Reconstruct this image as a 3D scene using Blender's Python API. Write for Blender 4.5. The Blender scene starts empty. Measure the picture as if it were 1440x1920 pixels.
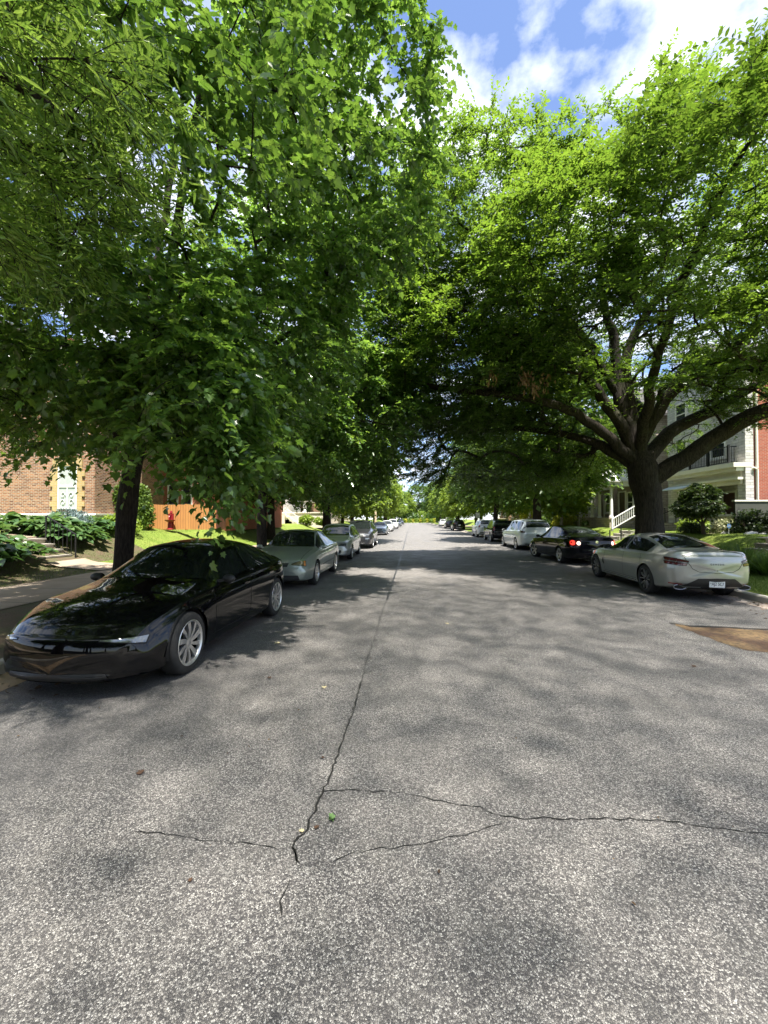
import bpy, bmesh, math, random
import numpy as np
from mathutils import Vector, Matrix
from mathutils.bvhtree import BVHTree

C = bpy.context.scene
COL = C.collection
R = math.radians
# ------------------------------------------------------------------ camera, sky, sun, exposure
cd = bpy.data.cameras.new('camera')
cam = bpy.data.objects.new('camera', cd)
COL.objects.link(cam)
cd.sensor_fit = 'VERTICAL'
cd.sensor_height = 36.0
cd.lens = 790 / 1920 * 36.0
cd.clip_start = 0.05
cd.clip_end = 3000
YAW = math.atan(52 / 790)
cam.location = (0, 0, 1.76)
cam.rotation_euler = (R(90) + math.atan(13 / 790), 0, YAW)
C.camera = cam

SUN_TO = Vector((0.13, -0.30, 0.945)).normalized()      # direction towards the sun
EL = math.asin(SUN_TO.z)
w = bpy.data.worlds.new('World')
C.world = w
w.use_nodes = True
nt = w.node_tree
nt.nodes.clear()
def wn(t, **k):
    n = nt.nodes.new(t)
    for a, b in k.items(): setattr(n, a, b)
    return n
out = wn('ShaderNodeOutputWorld'); bg = wn('ShaderNodeBackground')
sky = wn('ShaderNodeTexSky', sky_type='NISHITA', sun_disc=False, sun_elevation=EL,
         sun_rotation=math.atan2(SUN_TO.x, SUN_TO.y), air_density=1.0, dust_density=0.1, ozone_density=4.0)
tc = wn('ShaderNodeTexCoord'); sep = wn('ShaderNodeSeparateXYZ')
nt.links.new(tc.outputs['Generated'], sep.inputs[0])
zz = wn('ShaderNodeMath', operation='ADD'); zz.inputs[1].default_value = 0.18
nt.links.new(sep.outputs[2], zz.inputs[0])
zm = wn('ShaderNodeMath', operation='MAXIMUM'); zm.inputs[1].default_value = 0.08
nt.links.new(zz.outputs[0], zm.inputs[0])
dx = wn('ShaderNodeMath', operation='DIVIDE'); dy = wn('ShaderNodeMath', operation='DIVIDE')
nt.links.new(sep.outputs[0], dx.inputs[0]); nt.links.new(zm.outputs[0], dx.inputs[1])
nt.links.new(sep.outputs[1], dy.inputs[0]); nt.links.new(zm.outputs[0], dy.inputs[1])
cmb = wn('ShaderNodeCombineXYZ')
nt.links.new(dx.outputs[0], cmb.inputs[0]); nt.links.new(dy.outputs[0], cmb.inputs[1])
cmb.inputs[2].default_value = 6.4
nz = wn('ShaderNodeTexNoise'); nz.inputs['Scale'].default_value = 5.5
nz.inputs['Detail'].default_value = 7; nz.inputs['Roughness'].default_value = 0.55
nt.links.new(cmb.outputs[0], nz.inputs['Vector'])
cr = wn('ShaderNodeValToRGB')
cr.color_ramp.elements[0].position = 0.40; cr.color_ramp.elements[0].color = (.07, .07, .07, 1)
cr.color_ramp.elements[1].position = 0.64; cr.color_ramp.elements[1].color = (1, 1, 1, 1)
nt.links.new(nz.outputs['Fac'], cr.inputs[0])
mx = wn('ShaderNodeMix', data_type='RGBA')
mx.inputs['B'].default_value = (8.6, 8.9, 9.4, 1)
nt.links.new(cr.outputs[0], mx.inputs['Factor']); tint = wn('ShaderNodeMix', data_type='RGBA', blend_type='MULTIPLY'); tint.inputs['Factor'].default_value = 1; tint.inputs['B'].default_value = (1.0, 1.12, 1.35, 1)
nt.links.new(sky.outputs[0], tint.inputs['A']); nt.links.new(tint.outputs['Result'], mx.inputs['A'])
nt.links.new(mx.outputs['Result'], bg.inputs['Color'])
bg.inputs['Strength'].default_value = 0.066
nt.links.new(bg.outputs[0], out.inputs[0])

sd = bpy.data.lights.new('sun', 'SUN')
sd.energy = 5.0; sd.angle = R(0.8); sd.color = (1.0, 0.95, 0.86)
sun = bpy.data.objects.new('sun', sd); COL.objects.link(sun)
sun.location = SUN_TO * 60
sun.rotation_euler = SUN_TO.to_track_quat('Z', 'Y').to_euler()

C.view_settings.view_transform = 'Standard'
C.view_settings.look = 'None'
C.view_settings.exposure = 1.65
C.view_settings.gamma = 1
C.render.engine = 'CYCLES'
C.cycles.max_bounces = 7
C.cycles.diffuse_bounces = 3
C.cycles.glossy_bounces = 3
C.cycles.transmission_bounces = 4
C.cycles.transparent_max_bounces = 4
C.cycles.use_denoising = True
C.cycles.caustics_reflective = False
C.cycles.caustics_refractive = False
C.cycles.sample_clamp_indirect = 4

rng = np.random.default_rng(7)
random.seed(7)

# ------------------------------------------------------------------ helpers: meshes
class MB:
    def __init__(s): s.v = []; s.f = []; s.m = []
    def add(s, vs, fs, m=0):
        b = len(s.v); s.v.extend([tuple(p) for p in vs])
        for f in fs: s.f.append([b + i for i in f]); s.m.append(m)
        return s
    def box(s, x0, x1, y0, y1, z0, z1, m=0):
        vs = [(x0,y0,z0),(x1,y0,z0),(x1,y1,z0),(x0,y1,z0),(x0,y0,z1),(x1,y0,z1),(x1,y1,z1),(x0,y1,z1)]
        return s.add(vs, [(0,3,2,1),(4,5,6,7),(0,1,5,4),(1,2,6,5),(2,3,7,6),(3,0,4,7)], m)
    def obox(s, c, ax, ay, az, m=0):                      # oriented box: centre and three half-axis vectors
        c, ax, ay, az = map(Vector, (c, ax, ay, az))
        vs = [c+i*ax+j*ay+k*az for k in (-1,1) for i, j in ((-1,-1),(1,-1),(1,1),(-1,1))]
        return s.add(vs, [(0,3,2,1),(4,5,6,7),(0,1,5,4),(1,2,6,5),(2,3,7,6),(3,0,4,7)], m)
    def bar(s, a, b, w, h, m=0, up=(0,0,1)):
        a, b = Vector(a), Vector(b); d = b-a; L = d.length; d.normalize()
        u = Vector(up)
        if abs(d.dot(u)) > .98: u = Vector((0,1,0))
        sx = d.cross(u).normalized(); uu = sx.cross(d).normalized()
        return s.obox((a+b)/2, sx*w/2, d*L/2, uu*h/2, m)
    def tube(s, pts, rad, n=8, m=0, cap=True):
        pts = np.array(pts, float); k = len(pts); b = len(s.v)
        if np.isscalar(rad): rad = [rad]*k
        t = np.gradient(pts, axis=0); t /= np.linalg.norm(t, axis=1)[:, None]+1e-9
        ref = np.array([0,0,1.]) if abs(t[0][2]) < .9 else np.array([1.,0,0])
        for i in range(k):
            u = np.cross(t[i], ref); u /= np.linalg.norm(u)+1e-9
            v = np.cross(u, t[i]); ref = v
            for j in range(n):
                a = 2*math.pi*j/n
                s.v.append(tuple(pts[i]+rad[i]*(u*math.cos(a)+v*math.sin(a))))
        for i in range(k-1):
            for j in range(n):
                q = (j+1) % n
                s.f.append([b+i*n+j, b+i*n+q, b+(i+1)*n+q, b+(i+1)*n+j]); s.m.append(m)
        if cap:
            s.f.append([b+j for j in range(n)]); s.m.append(m)
            s.f.append([b+(k-1)*n+j for j in reversed(range(n))]); s.m.append(m)
        return s
    def lathe(s, prof, n=24, m=0, axis='z', c=(0,0,0)):   # prof: list of (radius, height)
        b = len(s.v); k = len(prof)
        for r, h in prof:
            for j in range(n):
                a = 2*math.pi*j/n; p = (r*math.cos(a), r*math.sin(a), h)
                if axis == 'x': p = (h, r*math.cos(a), r*math.sin(a))
                if axis == 'y': p = (r*math.cos(a), h, r*math.sin(a))
                s.v.append((p[0]+c[0], p[1]+c[1], p[2]+c[2]))
        for i in range(k-1):
            for j in range(n):
                q = (j+1) % n
                s.f.append([b+i*n+j, b+i*n+q, b+(i+1)*n+q, b+(i+1)*n+j]); s.m.append(m)
        return s
    def prism(s, poly, a, b, axis='y', m=0):              # extrude a 2D polygon between a and b
        n = len(poly)
        def P(u, v, t): return {'x':(t,u,v),'y':(u,t,v),'z':(u,v,t)}[axis]
        vs = [P(u,v,a) for u,v in poly]+[P(u,v,b) for u,v in poly]
        fs = [tuple(range(n)), tuple(range(2*n-1, n-1, -1))]+[(i, n+i, n+(i+1)%n, (i+1)%n) for i in range(n)]
        return s.add(vs, fs, m)
    def blob(s, c, r, n=10, m=0, jitter=0, seed=0):
        rr = random.Random(seed); b = len(s.v); k = n//2+1
        for i in range(k):
            ph = math.pi*i/(k-1)
            for j in range(n):
                a = 2*math.pi*j/n; q = 1+jitter*(rr.random()-.5)
                s.v.append((c[0]+r[0]*q*math.sin(ph)*math.cos(a), c[1]+r[1]*q*math.sin(ph)*math.sin(a), c[2]+r[2]*q*math.cos(ph)))
        for i in range(k-1):
            for j in range(n):
                q = (j+1) % n
                s.f.append([b+i*n+j, b+(i+1)*n+j, b+(i+1)*n+q, b+i*n+q]); s.m.append(m)
        return s
    def build(s, name, mats, parent=None, smooth=False, fix=True):
        me = bpy.data.meshes.new(name)
        me.from_pydata(s.v, [], s.f)
        if not isinstance(mats, (list, tuple)): mats = [mats]
        for m in mats: me.materials.append(m)
        me.polygons.foreach_set('material_index', s.m)
        if fix:
            bm = bmesh.new(); bm.from_mesh(me)
            bmesh.ops.recalc_face_normals(bm, faces=bm.faces[:]); bm.to_mesh(me); bm.free()
        if smooth:
            me.shade_smooth()
            if smooth != 'full': me.set_sharp_from_angle(angle=R(smooth if smooth > 1 else 38))
        o = bpy.data.objects.new(name, me); COL.objects.link(o)
        if parent: o.parent = parent
        return o

def npmesh(name, V, F, mats, parent=None, mi=None, smooth=False):
    """V (n,3); F list of (k-gon index arrays (m,k)); optional list of material index per array"""
    me = bpy.data.meshes.new(name)
    nv = len(V); nl = sum(f.size for f in F); npoly = sum(len(f) for f in F)
    me.vertices.add(nv); me.loops.add(nl); me.polygons.add(npoly)
    me.vertices.foreach_set('co', np.ascontiguousarray(V, np.float32).ravel())
    me.loops.foreach_set('vertex_index', np.concatenate([f.ravel() for f in F]).astype(np.int32))
    tot = np.concatenate([np.full(len(f), f.shape[1]) for f in F]).astype(np.int32)
    me.polygons.foreach_set('loop_start', np.concatenate([[0], np.cumsum(tot)[:-1]]).astype(np.int32))
    if mi is not None:
        me.polygons.foreach_set('material_index', np.concatenate([np.full(len(f), i) for f, i in zip(F, mi)]).astype(np.int32))
    if smooth: me.polygons.foreach_set('use_smooth', np.ones(npoly, bool))
    if not isinstance(mats, (list, tuple)): mats = [mats]
    for m in mats: me.materials.append(m)
    me.update(calc_edges=True); me.validate()
    o = bpy.data.objects.new(name, me); COL.objects.link(o)
    if parent: o.parent = parent
    return o

def tag(o, label=None, cat=None, group=None, kind=None):
    if label: o['label'] = label
    if cat: o['category'] = cat
    if group: o['group'] = group
    if kind: o['kind'] = kind
    return o
def empty(name, loc=(0,0,0), rz=0, label=None, cat=None, group=None):
    o = bpy.data.objects.new(name, None); COL.objects.link(o)
    o.location = loc; o.rotation_euler = (0,0,rz); o.empty_display_size = .2
    return tag(o, label, cat, group)
def copy_tree(o, parent=None):
    c = o.copy(); COL.objects.link(c)
    if parent: c.parent = parent
    for ch in list(o.children): copy_tree(ch, c)
    return c

# ------------------------------------------------------------------ helpers: materials
class NT:
    def __init__(s, name):
        s.m = bpy.data.materials.new(name); s.m.use_nodes = True
        s.t = s.m.node_tree; s.b = s.t.nodes['Principled BSDF']; s.o = s.t.nodes['Material Output']
    def n(s, t, ins=None, **k):
        x = s.t.nodes.new(t)
        for a, b in k.items(): setattr(x, a, b)
        for a, b in (ins or {}).items():
            if isinstance(b, bpy.types.NodeSocket): s.t.links.new(b, x.inputs[a])
            else: x.inputs[a].default_value = b
        return x
    def set(s, **k):
        for a, b in k.items():
            a = a.replace('_', ' ')
            if isinstance(b, bpy.types.NodeSocket): s.t.links.new(b, s.b.inputs[a])
            else: s.b.inputs[a].default_value = b
    def noise(s, scale, vec=None, detail=4, rough=.55, out='Fac', dist=0):
        i = {'Scale': scale, 'Detail': detail, 'Roughness': rough, 'Distortion': dist}
        if vec is not None: i['Vector'] = vec
        return s.n('ShaderNodeTexNoise', i).outputs[out]
    def obj(s): return s.n('ShaderNodeTexCoord').outputs['Object']
    def pos(s): return s.n('ShaderNodeNewGeometry').outputs['Position']
    def ramp(s, fac, stops):
        r = s.n('ShaderNodeValToRGB', {'Fac': fac}); e = r.color_ramp.elements
        while len(e) < len(stops): e.new(.5)
        for x, (p, c) in zip(e, stops):
            x.position = p; x.color = (c, c, c, 1) if isinstance(c, (int, float)) else (*c, 1)
        return r.outputs[0]
    def mix(s, fac, a, b, blend='MIX'):
        x = s.n('ShaderNodeMix', data_type='RGBA', blend_type=blend)
        for k, q in (('Factor', fac), ('A', a), ('B', b)):
            if isinstance(q, bpy.types.NodeSocket): s.t.links.new(q, x.inputs[k])
            else: x.inputs[k].default_value = q if k == 'Factor' else (*q, 1) if len(q) == 3 else q
        return x.outputs['Result']
    def math(s, op, a, b=0.0, clamp=False):
        x = s.n('ShaderNodeMath', {0: a, 1: b}, operation=op); x.use_clamp = clamp
        return x.outputs[0]
    def bump(s, h, strength=.3, dist=.02):
        s.set(Normal=s.n('ShaderNodeBump', {'Height': h, 'Strength': strength, 'Distance': dist}).outputs[0])
    def scalevec(s, vec, sc):
        return s.n('ShaderNodeMapping', {'Vector': vec, 'Scale': sc}).outputs[0]

def simple(name, col, rough=.5, metal=0, var=.15, scale=6, spec=.5, bump=0, coat=0, bscale=None):
    m = NT(name)
    nz = m.noise(scale, m.obj(), 5)
    c2 = tuple(min(1, c*(1+var)) for c in col); c1 = tuple(c*(1-var) for c in col)
    m.set(Base_Color=m.ramp(nz, [(.3, c1), (.7, c2)]), Metallic=metal, Roughness=rough)
    m.b.inputs['Specular IOR Level'].default_value = spec
    if coat: m.set(Coat_Weight=coat, Coat_Roughness=.03)
    if bump: m.bump(m.noise(bscale or scale*6, m.obj(), 5), bump, .01)
    return m.m

def leaf_mat(name, cols, trans, tw=.4, rough=.42, spec=.45):
    m = NT(name)
    rnd = m.n('ShaderNodeNewGeometry').outputs['Random Per Island']
    k = len(cols)
    col = m.ramp(rnd, [(i/(k-1), c) for i, c in enumerate(cols)])
    m.set(Base_Color=col, Roughness=rough); m.b.inputs['Specular IOR Level'].default_value = spec
    tr = m.n('ShaderNodeBsdfTranslucent', {'Color': m.mix(rnd, trans[0], trans[1])})
    mixs = m.n('ShaderNodeMixShader', {0: tw, 1: m.b.outputs[0], 2: tr.outputs[0]})
    m.t.links.new(mixs.outputs[0], m.o.inputs[0])
    return m.m

def bark_mat(name, dark, light, scale=1.0, bump=.9):
    m = NT(name)
    v = m.scalevec(m.obj(), (9*scale, 9*scale, 1.6*scale))
    a = m.noise(3.2, v, 8, .65, dist=.6)
    g = m.noise(1.1, m.obj(), 4)
    col = m.ramp(a, [(.35, dark), (.62, light)])
    m.set(Base_Color=m.mix(m.ramp(g, [(.55, 0.), (.8, .45)]), col, (.09, .10, .05)), Roughness=.9)
    m.b.inputs['Specular IOR Level'].default_value = .2
    m.bump(a, bump, .09)
    return m.m

def wallvec(m):
    """(along the wall, up) coordinates for an upright wall facing any way"""
    g = m.n('ShaderNodeNewGeometry'); p = m.n('ShaderNodeSeparateXYZ', {0: g.outputs['Position']})
    nn = m.n('ShaderNodeSeparateXYZ', {0: g.outputs['True Normal']})
    fx = m.math('GREATER_THAN', m.math('ABSOLUTE', nn.outputs[0]), .6)
    u = m.n('ShaderNodeMix', {0: fx, 2: p.outputs[0], 3: p.outputs[1]}, data_type='FLOAT').outputs[0]
    return m.n('ShaderNodeCombineXYZ', {0: u, 1: p.outputs[2], 2: 0.0}).outputs[0]
def brick_mat(name, c1, c2, mortar, bw=.215, bh=.072, ms=.009, rough=.85, bump=.5, off=.5, squash=1, wob=0.):
    m = NT(name); v = wallvec(m)
    if wob:
        n = m.noise(1.6, v, 2, out='Color')
        v = m.n('ShaderNodeVectorMath', {0: v, 1: m.n('ShaderNodeVectorMath', {0: n, 3: wob}, operation='SCALE').outputs[0]}, operation='ADD').outputs[0]
    br = m.n('ShaderNodeTexBrick', {'Vector': v, 'Color1': (*c1, 1), 'Color2': (*c2, 1), 'Mortar': (*mortar, 1), 'Scale': 1.0,
             'Mortar Size': ms, 'Mortar Smooth': .2, 'Bias': 0.0, 'Brick Width': bw, 'Row Height': bh})
    br.offset = off; br.squash = squash
    g = m.noise(2.2, v, 6)
    m.set(Base_Color=m.mix(m.ramp(g, [(.35, 0.), (.75, .35)]), br.outputs['Color'], tuple(x*.55 for x in c1)), Roughness=rough)
    m.b.inputs['Specular IOR Level'].default_value = .25
    h = m.math('SUBTRACT', m.math('MULTIPLY', m.noise(30, v, 4), .4), br.outputs['Fac'])
    m.bump(h, bump, .012)
    return m.m

M = {}
M['white'] = simple('white_paint', (.78, .78, .76), .5, var=.06, scale=2)
M['cream'] = simple('cream_paint', (.72, .69, .60), .55, var=.06, scale=2)
M['glass'] = simple('dark_glass', (.025, .03, .035), .04, var=.3, scale=1.2, spec=.7)
M['black_metal'] = simple('black_metal', (.015, .015, .016), .45, var=.2)
M['concrete'] = simple('concrete', (.36, .34, .30), .85, var=.22, scale=2.2, bump=.2, bscale=40)
M['brickred'] = brick_mat('red_brick', (.36, .085, .05), (.29, .065, .04), (.33, .26, .21))
M['brickbrown'] = brick_mat('brown_brick', (.15,.055,.032), (.44,.20,.10), (.44,.38,.30), ms=.012)
M['brickyellow'] = brick_mat('yellow_brick', (.55, .38, .15), (.48, .34, .14), (.45, .40, .30))
M['stone'] = brick_mat('grey_stone', (.66,.64,.62), (.46,.44,.43), (.30,.29,.28), .48, .155, .010, bump=1.2, wob=.09)
M['stonetan'] = brick_mat('tan_stone', (.52, .45, .38), (.38, .32, .27), (.22, .19, .17), .45, .15, .012, bump=1.0, wob=.05)
M['foundation'] = brick_mat('white_foundation_stone', (.64, .62, .57), (.55, .54, .50), (.20, .19, .17), .9, .36, .014, bump=.6, wob=.12)
M['roof'] = brick_mat('roof_shingle', (.10, .095, .09), (.07, .066, .065), (.03, .03, .03), .3, .14, .006)
M['wood'] = None
# ------------------------------------------------------------------ ground, road, kerbs, paths
KL, KR = -4.62, 7.32                                       # foot of the kerbs
PL = [(-4.76,.14),(-7.1,.17),(-9.3,.2),(-10.6,.3),(-11.2,.5),(-12.5,1.08),(-13.6,1.2),(-16,1.27),(-24,1.4),(-90,1.6)]
PR = [(7.46,.14),(11.4,.18),(12.9,.2),(13.15,.24),(14.5,.9),(15.2,.98),(18,1.02),(30,1.1),(90,1.3)]
def terr(x, y=0):
    x = np.asarray(x, float)
    a = np.interp(-x, [-p[0] for p in PL], [p[1] for p in PL]); b = np.interp(x, [p[0] for p in PR], [p[1] for p in PR])
    return np.where(x < 0, a, b)

def asphalt():
    m = NT('asphalt'); p = m.pos()
    vo = m.n('ShaderNodeTexVoronoi', {'Vector': p, 'Scale': 130.0}, feature='F1')
    v2 = m.n('ShaderNodeTexVoronoi', {'Vector': p, 'Scale': 130.0}, feature='DISTANCE_TO_EDGE')
    cell = m.n('ShaderNodeSeparateColor', {0: vo.outputs['Color']})
    big = m.noise(.55, p, 4); mid = m.noise(3.0, p, 6, .6)
    stone = m.ramp(cell.outputs[0], [(0, (.045,.042,.043)), (.28, (.105,.097,.093)), (.55, (.245,.226,.208)), (.82, (.385,.365,.34)), (1, (.57,.545,.505))])
    edge = m.ramp(v2.outputs['Distance'], [(.0, 0.), (.17, 1.)])
    col = m.mix(edge, (.030,.029,.031), stone)
    fine = m.noise(260, p, 2)
    col = m.mix(.35, col, m.mix(1.0, col, m.ramp(fine, [(.3, .3), (.7, 1.4)]), 'MULTIPLY'))
    col = m.mix(m.ramp(big, [(.35, 0.), (.7, .30)]), col, (.14,.13,.122))
    col = m.mix(m.ramp(mid, [(.52, 0.), (.75, .34)]), col, (.155,.145,.13))
    # long darker oily band along the parking lanes
    sx = m.n('ShaderNodeSeparateXYZ', {0: p})
    wob = m.math('ADD', sx.outputs[0], m.math('MULTIPLY', m.math('SUBTRACT', mid, .5), 2.2))
    band = m.ramp(m.math('DIVIDE', m.math('ADD', wob, 5.0), 13.0), [(0., .5), (.17, .5), (.27, 0.), (.80, 0.), (.9, .45), (1., .5)])
    col = m.mix(band, col, (.08,.078,.078))
    m.set(Base_Color=col, Roughness=m.ramp(m.noise(1.3, p, 5), [(.35, .52), (.65, .8)]))
    m.b.inputs['Specular IOR Level'].default_value = .5
    h = m.math('ADD', m.math('MULTIPLY', v2.outputs['Distance'], 1.5), m.math('MULTIPLY', fine, .3))
    m.bump(h, .55, .006)
    return m.m
M['asphalt'] = asphalt()
M['tar'] = simple('crack_tar', (.018,.017,.016), .42, var=.4, scale=30, bump=.4)
def lawn_mat():
    m = NT('lawn_grass'); p = m.pos()
    a = m.noise(1.1, p, 5); b = m.noise(38, m.scalevec(p, (1,1,.3)), 4)
    c = m.mix(m.ramp(b, [(.3, 0.), (.7, 1.)]), (.075,.12,.016), (.19,.25,.042))
    c = m.mix(m.ramp(a, [(.45, 0.), (.75, .5)]), c, (.26,.27,.07))
    m.set(Base_Color=c, Roughness=.8); m.b.inputs['Specular IOR Level'].default_value = .2
    m.bump(b, .8, .03); return m.m
M['lawn'] = lawn_mat()
def soil_mat():
    m = NT('bare_soil'); p = m.pos()
    a = m.noise(2.3, p, 6); b = m.noise(40, p, 5)
    c = m.mix(m.ramp(a, [(.4, 0.), (.65, 1.)]), (.085,.057,.034), (.065,.072,.024))
    c = m.mix(m.ramp(b, [(.45, 0.), (.75, .6)]), c, (.16,.115,.07))
    m.set(Base_Color=c, Roughness=.95); m.bump(b, .8, .03); return m.m
M['soil'] = soil_mat()
def walk_mat(name, col, joint=1.5, tint=(.5,.42,.3)):
    m = NT(name); p = m.pos(); s = m.n('ShaderNodeSeparateXYZ', {0: p})
    v = m.n('ShaderNodeCombineXYZ', {0: s.outputs[1], 1: s.outputs[0], 2: 0.})
    br = m.n('ShaderNodeTexBrick', {'Vector': v.outputs[0], 'Color1': (*col, 1), 'Color2': (*[c*.86 for c in col], 1),
        'Mortar': (.05,.045,.04,1), 'Scale': 1., 'Mortar Size': .012, 'Brick Width': joint, 'Row Height': joint*1.6})
    br.offset = 0
    a = m.noise(1.4, p, 6); b = m.noise(60, p, 5)
    c = m.mix(m.ramp(a, [(.4, 0.), (.7, .5)]), br.outputs['Color'], tuple(x*y for x, y in zip(col, tint)))
    c = m.mix(m.ramp(b, [(.5, 0.), (.8, .3)]), c, (.10,.085,.07))
    m.set(Base_Color=c, Roughness=.88); m.bump(m.math('SUBTRACT', m.math('MULTIPLY', b, .25), br.outputs['Fac']), .4, .01)
    return m.m
M['walk'] = walk_mat('sidewalk_concrete', (.34,.27,.205))
M['gutter'] = walk_mat('gutter_concrete', (.44,.32,.21), 3.0)
M['gutter2'] = walk_mat('gutter_concrete_grey', (.42,.36,.32), 3.0)

def struct(o): return tag(o, kind='structure')
g = MB(); g.add([(-1500,-1500,-.35),(1500,-1500,-.35),(1500,1500,-.35),(-1500,1500,-.35)], [(0,1,2,3)])
struct(g.build('ground', M['lawn']))
# yards: one sheet on either side of the road
def yard(sgn):
    P = PL if sgn < 0 else PR
    xs = []
    for (a, _), (b, _) in zip(P[:-1], P[1:]):
        n = max(1, min(14, int(abs(b-a)/.35))); xs += list(np.linspace(a, b, n, endpoint=False))
    xs.append(P[-1][0]); xs = np.array(xs)
    ys = np.concatenate([np.linspace(-40, 0, 12, endpoint=False), np.linspace(0, 40, 90, endpoint=False), np.linspace(40, 172, 60)])
    X, Y = np.meshgrid(xs, ys); Z = terr(X)
    k = np.clip((np.abs(X)-(10.3 if sgn < 0 else 13.0))/2, 0, 1)
    Z = Z+k*(.05*np.sin(X*1.7+Y*.9)+.04*np.sin(Y*1.3-X*.4))+(rng.random(X.shape)-.5)*.012*np.clip(k+.15, 0, 1)
    V = np.stack([X.ravel(), Y.ravel(), Z.ravel()], 1); nx = len(xs)
    I = (np.arange(len(ys)-1)[:, None]*nx+np.arange(nx-1)[None]).ravel()
    F = np.stack([I, I+1, I+nx+1, I+nx], 1) if sgn > 0 else np.stack([I, I+nx, I+nx+1, I+1], 1)
    cx = V[F].mean(1)
    if sgn < 0: so = ((cx[:,0] > -11.3) & (cx[:,1] < 12.6)) | (cx[:,0] > -7.2) | ((cx[:,0] < -10.8) & (cx[:,0] > -15) & (cx[:,1] < 17))
    else: so = (cx[:,0] > 15.9) & (cx[:,0] < 18.2) & (cx[:,1] < 30)
    return struct(npmesh('lawn', V, [F[~so], F[so]], [M['lawn'], M['soil']], mi=[0, 1], smooth=True))
yard(-1); yard(1)
g = MB()
ys = [-40, 0, 20, 60, 120, 176]
for a, b in zip(ys[:-1], ys[1:]): g.add([(KL-.02,a,0),(KR+.02,a,0),(KR+.02,b,0),(KL-.02,b,0)], [(0,1,2,3)])
g.add([(-300,176,0),(300,176,0),(300,186,0),(-300,186,0)], [(0,1,2,3)])
struct(g.build('road', M['asphalt']))
def kerb(x0, x1, m='concrete'):
    g = MB(); y = -40.
    while y < 172:
        L = 3.0; b = .006
        g.prism([(x0,-.05),(x1,-.05),(x1,.118),(x1-.025*(1 if x1 > x0 else -1),.146),(x0+.025*(1 if x1 > x0 else -1),.146),(x0,.118)] , y, y+L-b, 'y')
        y += L
    return struct(g.build('kerb', M[m]))
kerb(KL-.15, KL); kerb(KR, KR+.15)
def strip(name, x0, x1, y0, y1, z, mat, n=40):
    g = MB()
    for a, b in zip(np.linspace(y0, y1, n+1)[:-1], np.linspace(y0, y1, n+1)[1:]):
        za, zb = (z, z) if z is not None else (float(terr(x0))+.012, float(terr(x1))+.012)
        g.add([(x0,a,za),(x1,a,zb),(x1,b,zb),(x0,b,za)], [(0,1,2,3)])
    return struct(g.build(name, mat))
strip('gutter', KL, KL+.44, -40, 172, .004, M['gutter'])
strip('gutter', KR-.42, KR, -40, 172, .004, M['gutter2'])
strip('sidewalk', -9.25, -7.15, -40, 172, None, M['walk'])
strip('sidewalk', 11.45, 12.85, -40, 172, None, M['walk'])
def path(name, pts, wdt, mat, up=.014):
    g = MB()
    for (x0,y0),(x1,y1) in zip(pts[:-1], pts[1:]):
        for i in range(8):
            a, b = i/8, (i+1)/8
            q = []
            for t in (a, b):
                x = x0+(x1-x0)*t; y = y0+(y1-y0)*t
                d = Vector((x1-x0, y1-y0)).normalized(); n_ = Vector((-d.y, d.x))*wdt/2
                q.append([(x+n_.x*s, y+n_.y*s, float(terr(x+n_.x*s))+up) for s in (-1, 1)])
            g.add([q[0][0], q[0][1], q[1][1], q[1][0]], [(0,1,2,3)])
    return struct(g.build(name, mat))
path('path', [(-9.25,12.75),(-10.95,12.75)], 1.5, M['walk'], .03)
path('path', [(-12.6,13.0),(-15.0,13.4),(-22,13.4)], 1.1, M['walk'], .06)
path('path', [(15.1,12),(15.1,19)], .9, M['gutter2'], .05)
path('path', [(15.1,17.2),(18.6,17.2)], .9, M['gutter2'], .055)

# cracks in the asphalt
def jag(pts, wd, seed, step=.035):
    rr = random.Random(seed); P = []
    for (x0,y0),(x1,y1) in zip(pts[:-1], pts[1:]):
        L = math.hypot(x1-x0, y1-y0); n = max(2, min(60, int(L/max(step, .006*y0*2))))
        for i in range(n):
            t = i/n; P.append((x0+(x1-x0)*t, y0+(y1-y0)*t))
    P.append(pts[-1]); g = MB(); L = []
    for i, (x, y) in enumerate(P):
        a = P[max(0,i-1)]; b = P[min(len(P)-1,i+1)]
        d = Vector((b[0]-a[0], b[1]-a[1])).normalized(); n_ = Vector((-d.y, d.x))
        j = (rr.random()-.5)*.022; ww = wd*(.35+1.2*rr.random())*(.3 if i in (0, len(P)-1) else 1)
        L.append((x+n_.x*(j-ww/2), y+n_.y*(j-ww/2), .0042)); L.append((x+n_.x*(j+ww/2), y+n_.y*(j+ww/2), .0042))
    fs = [(2*i, 2*i+1, 2*i+3, 2*i+2) for i in range(len(P)-1)]
    g.add(L, fs); return g
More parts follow.
